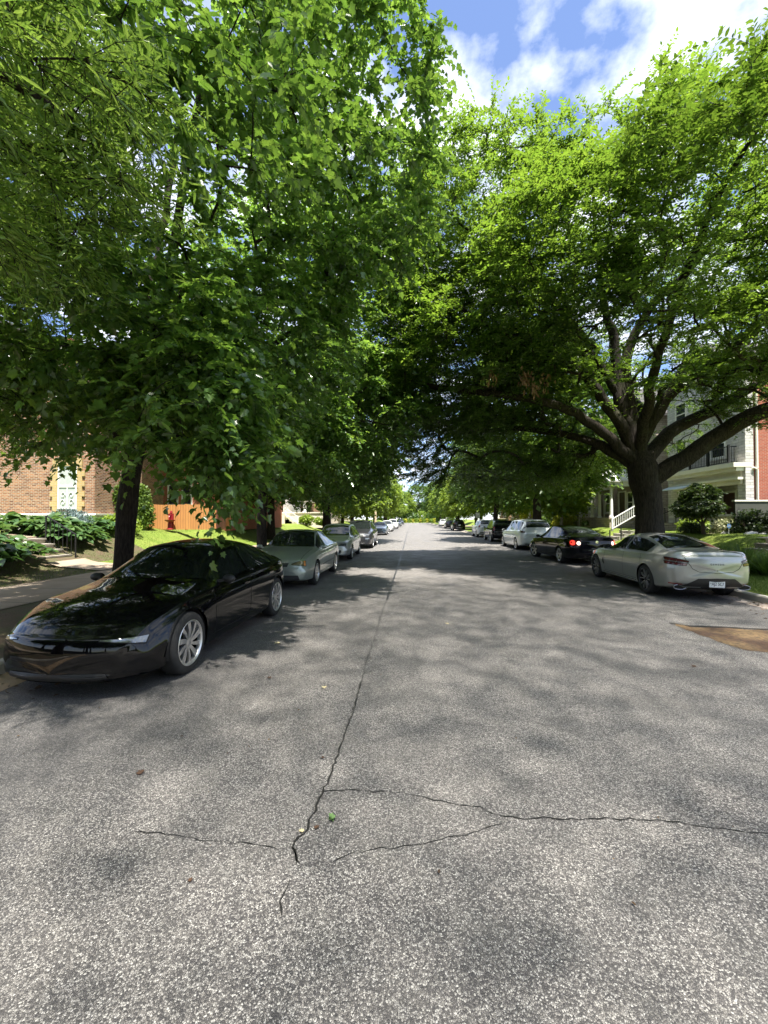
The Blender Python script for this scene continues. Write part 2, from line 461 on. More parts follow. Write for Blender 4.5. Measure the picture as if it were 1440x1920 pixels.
cracks = [([(-.586,2.138),(-.64,2.246),(-.596,2.384),(-.586,2.538),(-.579,2.687),(-.567,2.796),(-.552,3.111),(-.551,3.295),(-.54,3.642),(-.544,4.129),(-.546,4.685),(-.562,5.415),(-.544,6.415),(-.565,7.444),(-.545,9.161)], .011),
 ([(-.545,9.161),(-.535,12.435),(-.504,18.09),(-.509,26.785),(-.551,43.5),(-.5,90)], .045),
 ([(-.587,2.723),(-.457,2.737),(-.284,2.738),(-.111,2.738),(.025,2.726),(.141,2.683),(.254,2.651),(.43,2.633),(.44,2.597),(.55,2.57),(.66,2.539)], .006),
 ([(.66,2.539),(.775,2.564),(.893,2.555),(1.053,2.574),(1.208,2.584),(1.455,2.596),(1.589,2.57),(1.721,2.549),(1.874,2.523),(2.6,2.45)], .007),
 ([(-.415,2.156),(-.314,2.221),(-.206,2.267),(-.121,2.28),(-.008,2.295),(.197,2.369),(.381,2.428),(.534,2.522)], .0045),
 ([(-1.564,2.3),(-1.407,2.299),(-1.239,2.274),(-1.085,2.269),(-.931,2.256),(-.811,2.253),(-.717,2.233)], .004),
 ([(-.64,2.246),(-.618,2.211),(-.564,2.146)], .008), ([(-.571,1.857),(-.6,1.933),(-.591,2.049)], .008)]
for i, (p, wd) in enumerate(cracks): struct(jag(p, wd, 30+i).build('road_crack', M['tar']))
# worn patch by the right kerb showing brown brick below
pm = NT('worn_patch'); p_ = pm.pos()
a_ = pm.noise(2.0, p_, 5); b_ = pm.noise(24, pm.scalevec(p_, (1,.5,1)), 5, .65)
c_ = pm.mix(pm.ramp(a_, [(.38, 0.), (.6, 1.)]), (.23,.15,.07), (.10,.055,.032))
c_ = pm.mix(pm.ramp(b_, [(.42, 0.), (.66, .9)]), c_, (.045,.032,.025))
pm.set(Base_Color=c_, Roughness=.7); pm.bump(b_, .7, .02)
pp = [(4.389,7.428),(4.566,7.194),(5.035,7.158),(5.611,7.066),(6.1,6.95),(6.45,6.3),(6.1,5.72),(5.4,5.70),(4.935,5.735),(4.672,5.889),(4.481,5.989),(4.392,6.351),(4.36,6.8),(4.35,7.2)]
P2 = []
for i, a in enumerate(pp):
    b = pp[(i+1) % len(pp)]
    for t in (0, .25, .5, .75): P2.append((a[0]+(b[0]-a[0])*t+random.uniform(-.025,.025), a[1]+(b[1]-a[1])*t+random.uniform(-.025,.025), .0045))
g = MB(); g.add(P2, [tuple(range(len(P2)))]); struct(g.build('worn_patch', pm.m))
struct(jag([(4.33,7.45),(4.56,7.26),(5.03,7.22),(5.6,7.13),(6.15,7.0)], .07, 77, .05).build('worn_patch_edge', M['tar']))
# ------------------------------------------------------------------ trees
def nrm(a): return a/(np.linalg.norm(a, axis=-1, keepdims=True)+1e-9)
TPL = {
 'lance': (np.array([(0,0,0),(.3,.085,.02),(.66,.075,.015),(1,0,-.06),(.66,-.075,.015),(.3,-.085,.02)]), [np.array([[0,1,2,3],[0,3,4,5]])]),
 'elm': (np.array([(0,0,0),(.22,.2,.05),(.6,.23,.05),(1,0,-.08),(.6,-.23,.05),(.22,-.2,.05)]), [np.array([[0,1,2,3],[0,3,4,5]])]),
 'maple': (np.array([(0,0,0),(-.08,.2,.03),(.08,.43,.05),(.30,.31,.07),(.62,.46,.0),(.60,.25,.05),(1,0,-.14),
                     (-.08,-.2,.03),(.08,-.43,.05),(.30,-.31,.07),(.62,-.46,.0),(.60,-.25,.05)]),
           [np.array([[0,1,2,3,4,5,6],[6,11,10,9,8,7,0]])]),
 'far': (np.array([(0,0,0),(.45,.36,.06),(1,0,-.1),(.5,-.36,.06)]), [np.array([[0,1,2,3]])]),
 'hosta': (np.array([(0,0,0),(.2,.28,.12),(.55,.36,.14),(.85,.2,.04),(1.05,0,-.12),(.85,-.2,.04),(.55,-.36,.14),(.2,-.28,.12),(.5,0,.07)]),
           [np.array([[0,1,2,8],[8,2,3,4],[8,4,5,6],[0,8,6,7]])]),
 'blade': (np.array([(0,-.5,0),(0,.5,0),(1,0,.0)]), [np.array([[0,1,2]])]),
}
def leaves(P, D, N, S, kind, wid=1.0):
    """leaf mesh arrays: position, long axis, normal, size"""
    T, FT = TPL[kind]; k = len(T); n = len(P)
    D = nrm(D); Sd = nrm(np.cross(N, D)); Nn = np.cross(D, Sd)
    S = np.asarray(S).reshape(-1, 1, 1)
    V = P[:, None]+S*(T[None,:,0:1]*D[:,None]+wid*T[None,:,1:2]*Sd[:,None]+T[None,:,2:3]*Nn[:,None])
    off = (np.arange(n)*k)[:, None]
    F = [(off[:, None]+f[None]).reshape(-1, f.shape[1]) for f in FT]
    return V.reshape(-1, 3), F
def merge(parts):
    """[(V, [F..])] -> V, [F..] (one F array per polygon size)"""
    Vs, by, b = [], {}, 0
    for V, F in parts:
        Vs.append(V)
        for f in F: by.setdefault(f.shape[1], []).append(f+b)
        b += len(V)
    return np.concatenate(Vs), [np.concatenate(x) for x in by.values()]
def ntube(pts, rad, n, seed=0, rough=0.):
    pts = np.asarray(pts, float); rad = np.asarray(rad, float); k = len(pts)
    t = nrm(np.gradient(pts, axis=0)); V = np.zeros((k, n, 3)); ref = np.array([0.31,.95,0.]) if abs(t[0][2]) > .7 else np.array([0,0,1.])
    a = np.arange(n)*2*np.pi/n
    for i in range(k):
        u = nrm(np.cross(t[i], ref)); v = np.cross(u, t[i]); ref = v
        r = rad[i]
        if rough: r = r*(1+rough*(np.sin(a*3+seed+i*.13)+.7*np.sin(a*5-seed*2+i*.21)+.5*np.sin(a*2+i*.5)))[:, None]
        V[i] = pts[i]+r*(u*np.cos(a)[:,None]+v*np.sin(a)[:,None])
    i, j = np.meshgrid(np.arange(k-1), np.arange(n), indexing='ij'); q = (j+1) % n
    F = np.stack([i*n+j, i*n+q, (i+1)*n+q, (i+1)*n+j], -1).reshape(-1, 4)
    return V.reshape(-1, 3), [F]
def smooth_line(pts, step=.3):
    """Catmull-Rom through (x,y,z,r) points"""
    P = np.array(pts, float); P = np.vstack([2*P[0]-P[1], P, 2*P[-1]-P[-2]]); out = []
    for i in range(1, len(P)-2):
        n = max(2, int(np.linalg.norm(P[i+1][:3]-P[i][:3])/step))
        for t in np.linspace(0, 1, n, endpoint=False):
            out.append(.5*((2*P[i])+(-P[i-1]+P[i+1])*t+(2*P[i-1]-5*P[i]+4*P[i+1]-P[i+2])*t*t+(-P[i-1]+3*P[i]-3*P[i+1]+P[i+2])*t**3))
    out.append(P[-2]); return np.array(out)
def tree(name, label, base, trunk, limbs, blobs, kind, size, n_attr, twigs, per, twlen, bark, leafm, seed=1, group=None,
         cat='tree', tip=.006, droop=.12, flat=.45, spread=.8, ldroop=.25, tw_r=.0035, twig_geo=True, pw=2.15, ntilt=.45, shell=.3, wid=1.0, zmin=None, step=.35):
    rg = np.random.default_rng(seed); base = np.array(base, float)
    pos, par, rfix, dep = [], [], [], []
    chains = []
    def addline(L, parent):
        ids = [parent] if parent >= 0 else []
        for p in L:
            pos.append(p[:3]+rg.normal(size=3)*.03*(p[2] > base[2]+3)); par.append(ids[-1] if ids else -1); rfix.append(p[3]); ids.append(len(pos)-1)
        chains.append((ids, True)); return ids
    t_ids = addline(smooth_line(trunk), -1)
    open_ = [t_ids[-1]]
    for L in limbs:
        L = smooth_line(L, .4); A = np.array(pos)
        j = int(np.argmin(np.linalg.norm(A-L[0][:3], axis=1)))
        open_ += addline(L[1:], j)[2:]
    # attractors
    wt = np.array([b[2] for b in blobs], float); wt /= wt.sum()
    ch = rg.choice(len(blobs), n_attr, p=wt)
    d = nrm(rg.normal(size=(n_attr, 3))); r = (shell+(1-shell)*rg.random(n_attr))**(1/3)
    cen = np.array([b[0] for b in blobs])[ch]; rad = np.array([b[1] for b in blobs])[ch]
    A = cen+d*rad*r[:, None]
    if zmin is not None: A = A[A[:,2] > zmin(A)] if callable(zmin) else A[A[:,2] > zmin]
    c0 = np.array(pos[t_ids[-1]])
    A = A[np.argsort(np.linalg.norm(A-c0, axis=1))]
    ok = np.zeros(20000, bool); ok[open_] = True
    NP = np.zeros((60000, 3)); NP[:len(pos)] = pos
    okk = np.zeros(60000, bool); okk[open_] = True
    ends = []
    for a in A:
        n = len(pos); dd = np.linalg.norm(NP[:n]-a, axis=1)+np.where(okk[:n], 0, 1e6)
        dd = dd+.35*np.maximum(0, NP[:n,2]-a[2])                 # branches rather climb than fall
        j = int(np.argmin(dd)); p0 = NP[j].copy(); L = np.linalg.norm(a-p0)
        if L < .05: continue
        pd = nrm(p0-NP[par[j]]) if par[j] >= 0 else np.array([0,0,1.])
        dirn = (a-p0)/L; p1 = p0+(pd*.55+dirn*.45)*L*.4
        p2 = a-(dirn*.6+np.array([0,0,-.25 if droop > 0 else 0.25]) + rg.normal(size=3)*.15)*L*.3
        k = max(2, int(L/step)); ids = [j]
        for t in np.linspace(0, 1, k+1)[1:]:
            q = (1-t)**3*p0+3*t*(1-t)**2*p1+3*t*t*(1-t)*p2+t**3*a
            q = q+rg.normal(size=3)*.03*(t < 1)
            NP[len(pos)] = q; okk[len(pos)] = True
            pos.append(q); par.append(ids[-1]); rfix.append(0.); ids.append(len(pos)-1)
        chains.append((ids, False)); ends.append(ids[-1])
    n = len(pos); acc = np.zeros(n); haskid = np.zeros(n, bool)
    for i in range(n):
        if par[i] >= 0: haskid[par[i]] = True
    rr = np.zeros(n)
    for i in range(n-1, -1, -1):
        rr[i] = max(tip if not haskid[i] else acc[i]**(1/pw), rfix[i])
        if par[i] >= 0: acc[par[i]] += (min(rr[i], .9))**pw
    rr = np.minimum(rr, np.where(np.array(rfix) > 0, np.array(rfix)*1.15, 1e9))
    parts = []
    for ids, fixed in chains:
        R_ = rr[ids].copy()
        if not fixed: R_[0] = min(R_[0], R_[1]*1.25)
        elif len(ids) > 2 and R_[0] > R_[1]*1.3 and ids[0] != t_ids[0]: R_[0] = R_[1]*1.25
        if R_.max() < .0045: continue
        big = R_.max()
        parts.append(ntube(np.array([pos[i] for i in ids]), R_, 20 if big > .2 else 9 if big > .08 else 6 if big > .025 else 4, seed+len(parts), .035 if big > .12 else 0))
    root = empty(name, tuple(base), 0, label, cat, group)
    V, F = merge(parts)
    npmesh('trunk', V-base, F, bark, root, smooth=True)
    # twigs and leaves
    E = np.array([pos[i] for i in ends]); Ep = np.array([pos[par[i]] for i in ends])
    out = nrm(E-Ep); rad_o = nrm(E-(c0+np.array([0,0,1.5])))
    m = len(E)*twigs
    src = np.repeat(np.arange(len(E)), twigs)
    t0 = rg.random(m)
    S = E[src]*(1-.8*t0[:,None])+Ep[src]*(.8*t0[:,None])
    rd = rg.normal(size=(m, 3)); rd[:,2] *= flat
    D = nrm(out[src]*.55+rad_o[src]*.35+rd*spread+np.array([0,0,-droop]))
    L = twlen*(.6+.8*rg.random(m))
    tt = (np.arange(per)+.6)/per
    P = S[:,None]+D[:,None]*(L[:,None,None]*tt[None,:,None])
    P[:,:,2] -= (tt**2)[None]*L[:,None]*(.25+droop)
    Dm = np.repeat(D[:,None], per, 1)
    up = nrm(np.array([0,0,1.])+rg.normal(size=(m,3))*.25)
    side = nrm(np.cross(D, up)); sg = np.where(np.arange(per) % 2, 1., -1.)
    LD = nrm(Dm*.65+side[:,None]*sg[None,:,None]*.8+rg.normal(size=(m,per,3))*.28+np.array([0,0,-ldroop]))
    LN = nrm(up[:,None]+rg.normal(size=(m,per,3))*ntilt)
    LS = size*(.5+.75*rg.random(m*per))
    LV, LF = leaves(P.reshape(-1,3), LD.reshape(-1,3), LN.reshape(-1,3), LS, kind, wid)
    F2, mi = LF, [0]*len(LF); V2 = LV
    if twig_geo:
        a1 = nrm(np.cross(D, np.array([.3,.2,1.]))); a2 = np.cross(D, a1)
        e = P[:,-1]; mid = P[:,per//2]
        ring = []
        for c, rw in ((S, tw_r), (mid, tw_r*.8), (e, tw_r*.3)):
            for k in range(3):
                an = 2*np.pi*k/3; ring.append(c+rw*(a1*np.cos(an)+a2*np.sin(an)))
        TV = np.stack(ring, 1).reshape(-1, 3)
        f = np.array([[0,1,4,3],[1,2,5,4],[2,0,3,5],[3,4,7,6],[4,5,8,7],[5,3,6,8]])
        TF = ((np.arange(m)*9)[:,None,None]+f[None]).reshape(-1, 4)+len(V2)
        V2 = np.concatenate([V2, TV]); F2 = LF+[TF]; mi = mi+[1]
    npmesh('crown', V2-base, F2, [leafm, bark], root, mi=mi)
    return root

M['bark_dark'] = bark_mat('dark_bark', (.016,.012,.010), (.055,.043,.034))
M['bark_grey'] = bark_mat('grey_bark', (.013,.011,.009), (.055,.046,.037), .7)
M['bark_pale'] = bark_mat('pale_bark', (.20,.17,.13), (.42,.37,.30), .8, .5)
M['leaf_oak'] = leaf_mat('willow_oak_leaf', [(.075,.155,.028), (.12,.21,.04), (.17,.27,.05)], ((.24,.40,.05), (.38,.53,.08)), .5, .27, .7)
M['leaf_maple'] = leaf_mat('maple_leaf', [(.046,.102,.030), (.075,.15,.040), (.12,.205,.052)], ((.19,.36,.04), (.31,.48,.06)), .43, .25, .8)
M['leaf_elm'] = leaf_mat('zelkova_leaf', [(.035,.075,.014), (.055,.11,.018), (.085,.15,.026)], ((.17,.31,.025), (.28,.42,.04)), .43, .32, .55)
M['leaf_far'] = leaf_mat('light_green_leaf', [(.08,.14,.02), (.13,.20,.03), (.19,.27,.045)], ((.26,.38,.03), (.40,.52,.06)), .45, .5)
M['leaf_far2'] = leaf_mat('mid_green_leaf', [(.035,.08,.02), (.06,.115,.025), (.085,.145,.03)], ((.14,.26,.03), (.22,.34,.05)), .4, .5)

G_ST = 'street trees along both kerbs'
# near willow oak: the trunk stands left of the picture, its crown hangs over the kerb
tree('willow_oak', 'willow oak with narrow pale leaves hanging over the left kerb nearest the viewer', (-6.1,.4,.14),
     [(-6.1,.4,.1,.42),(-6.05,.45,1.0,.33),(-6.0,.5,2.6,.29),(-5.95,.6,3.6,.27)],
     [[(-5.95,.6,3.4,.17),(-5.0,1.5,4.6,.11),(-3.9,2.6,5.3,.06),(-2.9,3.3,5.2,.03)],
      [(-5.95,.6,3.5,.2),(-5.8,1.3,5.5,.14),(-5.4,2.6,7.6,.09),(-4.6,3.8,9.4,.05)],
      [(-5.95,.6,3.5,.15),(-6.6,1.8,4.8,.1),(-7.2,3.2,5.8,.05)],
      [(-5.95,.6,3.6,.2),(-5.9,-.2,6.0,.14),(-5.2,-1.0,8.5,.08)],
      [(-5.95,.6,3.6,.15),(-4.4,-.4,5.4,.1),(-2.8,-1.2,6.6,.05)]],
     [((-6.2,3.6,8.6),(3.6,3.0,3.4),3.2), ((-3.4,3.1,5.0),(1.35,1.1,1.05),1.15), ((-5.6,4.2,5.6),(2.2,1.6,1.6),1.2),
      ((-6.2,-2.2,7.6),(3.6,2.6,2.2),.4), ((-7.2,5.8,3.6),(1.5,1.1,1.0),.35), ((-7.0,5.4,4.3),(1.8,1.4,1.2),.6)],
     'lance', .11, 600, 11, 16, .5, M['bark_dark'], M['leaf_oak'], seed=3, group=G_ST, droop=.06, flat=.6, ldroop=.12, ntilt=.7, spread=.95)
# maple on the left tree lawn
tree('maple_tree', 'dark trunked maple on the left verge behind the black sedan with lobed leaves', (-6,8.4,.14),
     [(-6.02,8.4,.05,.27),(-6.0,8.4,.5,.175),(-5.97,8.42,1.3,.155),(-5.94,8.44,2.0,.17),(-5.88,8.46,2.6,.152),(-5.75,8.5,3.7,.16)],
     [[(-5.8,8.5,3.4,.13),(-5.0,8.0,5.0,.1),(-4.2,7.3,7.5,.07),(-3.4,6.8,10.,.04)],
      [(-5.8,8.5,3.5,.13),(-5.9,8.9,6.0,.11),(-5.6,9.3,9.5,.07),(-5.4,9.5,12.,.04)],
      [(-5.8,8.5,3.3,.09),(-4.6,7.4,4.0,.065),(-3.2,6.2,4.3,.045),(-2.4,5.4,3.6,.02)],
      [(-5.8,8.5,3.4,.1),(-4.2,9.2,4.9,.075),(-2.2,9.4,6.4,.05),(-.6,9.0,7.8,.025)],
      [(-5.8,8.5,3.3,.09),(-7.2,8.0,4.4,.06),(-8.6,7.6,5.0,.035)],
      [(-5.8,8.5,3.5,.1),(-7.0,10.0,5.2,.07),(-8.4,11.4,6.4,.04)]],
     [((-4.6,8.6,9.2),(4.2,3.8,4.4),3.6), ((-1.6,8.2,9.6),(2.2,2.2,3.6),1.35), ((-4.6,6.2,4.6),(2.4,1.5,1.3),1.0),
      ((-2.7,5.2,3.15),(.8,.7,1.05),.5), ((-3.4,6.2,4.0),(1.2,.9,.7),.3), ((-8.2,8.8,4.5),(2.5,2.2,1.3),.8), ((-5.8,9.8,5.2),(3.2,2.4,1.6),.9),
      ((-3.1,8.4,5.3),(1.8,1.8,1.5),.8), ((-2.2,4.6,7.2),(1.3,1.3,1.6),.4)],
     'maple', .115, 1050, 8, 11, .62, M['bark_dark'], M['leaf_maple'], seed=11, group=G_ST, droop=.2, flat=.45, ldroop=.35, ntilt=.4)
tree('maple_tree', 'second maple on the left verge, rising beside the pale green sedan', (-6,16.6,.14),
     [(-6,16.6,.05,.28),(-6,16.6,.6,.18),(-6.02,16.6,1.8,.165),(-5.95,16.65,3.1,.16)],
     [[(-5.95,16.65,2.9,.11),(-5.0,16.2,5.0,.09),(-3.8,15.6,8.0,.06),(-2.8,15.2,10.8,.035)],
      [(-5.95,16.65,3.0,.11),(-6.2,17.,6.0,.09),(-6.,17.2,10.,.05)],
      [(-5.95,16.65,2.9,.09),(-4.2,16.2,4.4,.07),(-2.2,15.8,5.4,.045),(-.8,15.5,5.2,.02)],
      [(-5.95,16.65,2.9,.08),(-5.0,15.0,4.2,.06),(-4.2,13.4,4.6,.03)]],
     [((-4.6,16.2,8.8),(5.2,4.6,5.2),3.4), ((-2.0,15.4,6.0),(2.4,2.2,2.6),1.2), ((-4.4,13.6,4.6),(2.6,2.0,1.6),1.0),
      ((-3.4,17.2,4.1),(2.6,2.2,1.5),1.0), ((-7.8,16.4,5.6),(2.4,2.6,2.0),.6), ((-1.6,16.4,8.4),(2.4,2.4,2.6),.9), ((-1.6,15.8,12.),(2.2,2.4,2.6),.6)],
     'maple', .12, 1040, 8, 10, .66, M['bark_dark'], M['leaf_maple'], seed=23, group=G_ST, droop=.2, flat=.45, ldroop=.35, ntilt=.4)
# the big spreading tree on the right
zel = tree('zelkova_tree', 'massive old tree with spreading limbs on the right verge behind the grey sedan', (9.2,17,.14),
     [(9.25,17,-.1,.82),(9.22,17,.4,.57),(9.2,17,1.2,.44),(9.18,17.02,2.4,.41),(9.1,17.05,3.2,.47),(9.0,17.05,3.8,.45),(8.85,17.1,4.5,.28)],
     [[(9.1,17.,3.3,0.336),(10.4,16.6,4.1,0.320),(11.9,16.1,5.3,0.288),(13.6,15.6,6.0,0.240),(16.,14.8,7.0,0.160),(18.,14.,8.2,0.080)],
      [(9.0,17.,3.9,0.288),(10.2,17.4,5.2,0.256),(11.6,17.6,5.9,0.224),(13.4,17.6,6.9,0.176),(15.6,17.4,8.4,0.080)],
      [(8.85,17.1,4.3,0.240),(9.6,16.6,6.2,0.208),(11.0,16.2,7.4,0.176),(12.6,15.6,9.0,0.120),(14.,15.,11.,0.056)],
      [(8.8,17.1,4.4,0.240),(8.5,17.,6.2,0.224),(8.35,16.9,8.0,0.192),(8.9,16.3,9.6,0.144),(10.2,15.6,11.,0.096),(11.4,14.6,12.8,0.048)],
      [(8.75,17.1,4.6,0.240),(8.1,17.,6.6,0.216),(7.95,16.9,8.3,0.192),(7.3,16.3,9.8,0.120),(6.6,15.4,11.6,0.080),(6.0,14.2,13.2,0.040)],
      [(8.1,17.,6.6,0.160),(6.4,16.6,9.0,0.120),(4.2,16.,11.6,0.080),(2.6,15.4,13.6,0.040)],
      [(8.8,17.1,4.3,0.240),(7.6,16.8,6.1,0.200),(6.2,16.3,7.5,0.160),(4.2,15.7,8.2,0.120),(2.2,15.2,9.0,0.072),(.6,14.6,10.,0.032)],
      [(8.85,17.1,3.9,0.240),(7.4,16.9,5.2,0.192),(5.6,16.5,6.1,0.160),(3.2,16.2,6.5,0.128),(1.0,15.9,6.7,0.096),(-.8,15.6,7.2,0.048)],
      [(8.9,17.1,3.7,0.208),(7.3,17.6,4.9,0.160),(5.2,18.4,5.6,0.120),(3.0,19.,5.7,0.080),(1.2,19.4,5.4,0.040)],
      [(8.85,17.1,4.3,0.208),(8.4,15.4,6.4,0.160),(8.0,13.2,8.4,0.120),(7.6,10.8,9.8,0.072),(7.4,9.0,10.3,0.032)],
      [(8.85,17.1,4.3,0.192),(9.6,19.,6.6,0.160),(10.2,21.,8.4,0.096),(10.6,23.,10.,0.040)]],
     [((8.0,14.4,10.2),(6.2,5.2,4.5),3.2), ((2.6,18.2,7.8),(5.0,2.6,2.3),2.6), ((1.6,16.2,7.2),(3.4,2.4,2.2),1.3), ((13.4,15.2,6.6),(3.8,2.8,1.6),1.2), ((2.4,15.6,8.6),(4.0,3.8,2.8),1.7), ((2.6,15.4,12.4),(3.2,3.4,3.0),1.5), ((.5,15.6,11.8),(2.2,2.4,3.2),.9), ((3.4,19.4,5.0),(5.2,2.8,1.7),2.1),
      ((14.,15.4,9.6),(4.6,4.8,4.2),1.5), ((7.4,9.9,8.6),(3.8,3.2,2.4),1.6), ((12.0,11,9.2),(3.2,3.2,3.0),.9),
      ((9.5,21.,9.2),(6.5,3.6,5.2),1.3), ((7.2,20.6,5.2),(3.4,2.2,1.7),.8), ((4.4,12.4,9.4),(2.4,2.4,2.2),.7)],
     'elm', .117, 4000, 9, 14, .72, M['bark_grey'], M['leaf_elm'], seed=5, group=G_ST, droop=.05, flat=.22, ldroop=.12, ntilt=.24, tip=.008, spread=.75,
     zmin=lambda A: np.where((A[:,1] < 17) & (A[:,0] > 5.5), np.where(A[:,0] > 11, 5.1, 6.0), 3.0))

# withered brown leaf bunches hanging from its near boughs
M['leaf_dead'] = leaf_mat('withered_leaf', [(.16,.085,.035), (.26,.15,.07), (.36,.23,.12)], ((.18,.10,.04), (.26,.16,.07)), .3, .6)
for px, py, pz, n in ((2.55,13.6,6.35,34),(3.55,13.4,6.2,46),(3.85,13.4,5.9,30),(4.3,13.9,6.3,22)):
    P = np.array([px,py,pz])+rng.normal(size=(n,3))*np.array([.10,.10,.16]); D = nrm(rng.normal(size=(n,3))*.35+np.array([0,0,-1.])); N = nrm(rng.normal(size=(n,3)))
    V, F = leaves(P-np.array([9.2,17,.14]), D, N, .16*(.7+.6*rng.random(n)), 'elm', .7)
    o = npmesh('withered_leaves', V, F, M['leaf_dead'], zel); o['label'] = 'withered brown leaf bunch'

# unseen tree added behind the viewer, airy crown shaped to dapple the near road
tree('added_shade_tree', 'unseen tall airy tree added behind the viewer to shade the near road', (11.2,-8,.14),
     [(11.2,-8,0,.5),(11.2,-8,3,.36),(11.0,-7.6,9,.3),(10,-7,15,.22)], [[(10,-7,14.4,.09),(7.5,-5,17.5,.05),(4.,-4.,19.5,.03)],[(10,-7,14.6,.09),(9.5,-4.5,18.,.05),(8.,-2,20.,.03)]],
     [((4.0,-.2,20.0),(9.0,6.6,2.2),1)], 'far', .092, 2700, 4, 7, 1.9, M['bark_dark'], M['leaf_maple'], seed=44, group=G_ST, twig_geo=False, shell=0., step=.8, tip=.002)
# ------------------------------------------------------------------ houses
def adopt(o, root):
    o.parent = root; o.location = -root.location; return o
def fmap(face, d0):
    return {'-x': lambda u, d, z: (d0-d, u, z), '+x': lambda u, d, z: (d0+d, u, z), '-y': lambda u, d, z: (u, d0-d, z)}[face]
def pbox(g, f, u0, u1, d0, d1, z0, z1, m=0):
    a = f(u0, d0, z0); b = f(u1, d1, z1)
    g.box(min(a[0],b[0]), max(a[0],b[0]), min(a[1],b[1]), max(a[1],b[1]), min(a[2],b[2]), max(a[2],b[2]), m)
def window(root, face, d0, u, z, ww, hh, frame='white', sill='white', fw=.09, muntins=0, label=None, pane='glass'):
    f = fmap(face, d0); g = MB()
    pbox(g, f, u-ww/2-fw, u-ww/2, -.02, .07, z-fw, z+hh+fw); pbox(g, f, u+ww/2, u+ww/2+fw, -.02, .07, z-fw, z+hh+fw)
    pbox(g, f, u-ww/2, u+ww/2, -.02, .07, z-fw, z); pbox(g, f, u-ww/2, u+ww/2, -.02, .07, z+hh, z+hh+fw)
    pbox(g, f, u-ww/2, u+ww/2, -.01, .055, z+hh/2-.03, z+hh/2+.03)
    for k in range(muntins):
        q = u-ww/2+ww*(k+1)/(muntins+1); pbox(g, f, q-.012, q+.012, -.01, .045, z, z+hh)
    if muntins:
        for q in (.25, .75): pbox(g, f, u-ww/2, u+ww/2, -.01, .044, z+hh*q-.012, z+hh*q+.012)
    pbox(g, f, u-ww/2-fw-.06, u+ww/2+fw+.06, -.02, .13, z-fw-.08, z-fw-.002)
    o = adopt(g.build('window', M[frame]), root)
    if label: o['label'] = label
    g = MB(); pbox(g, f, u-ww/2, u+ww/2, -.015, .02, z, z+hh); g.build('pane', M[pane], o)
    return o
def door(root, face, d0, u, z, ww=.95, hh=2.1, col='doorwood'):
    f = fmap(face, d0); g = MB()
    pbox(g, f, u-ww/2, u+ww/2, -.02, .05, z, z+hh)
    for k in range(2): pbox(g, f, u-ww*.36, u+ww*.36, .05, .065, z+.2+k*.95, z+.95+k*.95)
    o = adopt(g.build('door', M[col]), root)
    g = MB(); x = f(u+ww*.38, .09, z+1.0); g.blob(x, (.035,.035,.035), 8); g.build('door_handle', M['black_metal'], o, True)
    g = MB()
    for s in (-1, 1): pbox(g, f, u+s*(ww/2+.06)-.06, u+s*(ww/2+.06)+.06, -.02, .08, z, z+hh+.12)
    pbox(g, f, u-ww/2, u+ww/2, -.02, .08, z+hh, z+hh+.12); g.build('door_frame', M['white'], o)
    return o
M['doorwood'] = simple('dark_door', (.07,.035,.025), .45, var=.25, scale=3)
M['palepane'] = simple('pale_panel', (.44,.48,.45), .35, var=.12, scale=5)
M['awning'] = simple('awning_fabric', (.52,.60,.72), .7, var=.06)
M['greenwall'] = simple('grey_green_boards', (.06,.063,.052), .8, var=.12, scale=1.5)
M['beige'] = simple('beige_metal', (.62,.57,.45), .5, var=.1)
def plank_mat(name, c1, c2, wdt=.14):
    m = NT(name); v = wallvec(m)
    br = m.n('ShaderNodeTexBrick', {'Vector': v, 'Color1': (*c1,1), 'Color2': (*c2,1), 'Mortar': (.06,.03,.015,1), 'Scale': 1., 'Mortar Size': .006, 'Brick Width': wdt, 'Row Height': 8.})
    br.offset = 0
    g = m.noise(3, m.scalevec(v, (9,.9,1)), 6, .65)
    kn = m.n('ShaderNodeTexVoronoi', {'Vector': m.scalevec(v, (1.1,.55,1)), 'Scale': 1.0})
    c = m.mix(m.ramp(g, [(.35, 0.), (.7, .55)]), br.outputs['Color'], tuple(x*.6 for x in c1))
    c = m.mix(m.ramp(kn.outputs['Distance'], [(.10, .8), (.2, 0.)]), c, tuple(x*.45 for x in c1))
    m.set(Base_Color=c, Roughness=.75); m.bump(m.math('SUBTRACT', g, br.outputs['Fac']), .4, .01); return m.m
M['fence'] = plank_mat('cedar_planks', (.58,.27,.085), (.50,.22,.07))
M['fence_dark'] = plank_mat('shade_dark_planks', (.20,.07,.035), (.16,.055,.03))  # darker copy of the cedar planks, shade put into the colour
M['redpaint'] = simple('red_enamel', (.24,.016,.025), .35, var=.2, scale=9)

def gable_roof(root, x0, x1, y0, y1, z, h, over=.4, along='x', mat='roof'):
    g = MB()
    if along == 'y':                                       # ridge runs along y
        xm = (x0+x1)/2
        g.prism([(x0-over,z-.1),(xm,z+h),(x1+over,z-.1),(x1+over,z-.28),(xm,z+h-.18),(x0-over,z-.28)], y0-over, y1+over, 'y')
    else:
        ym = (y0+y1)/2
        g.prism([(y0-over,z-.1),(ym,z+h),(y1+over,z-.1),(y1+over,z-.28),(ym,z+h-.18),(y0-over,z-.28)], x0-over, x1+over, 'x')
    o = adopt(g.build('roof', M[mat]), root)
    xm, ym = (x0+x1)/2, (y0+y1)/2
    g = MB(); g.box(xm-.35, xm+.35, ym+.4, ym+1.2, z+h*.3, z+h+1.0); g.box(xm-.42, xm+.42, ym+.33, ym+1.27, z+h+1.002, z+h+1.12)
    g.build('chimney', M['brickred'], o)
    return o
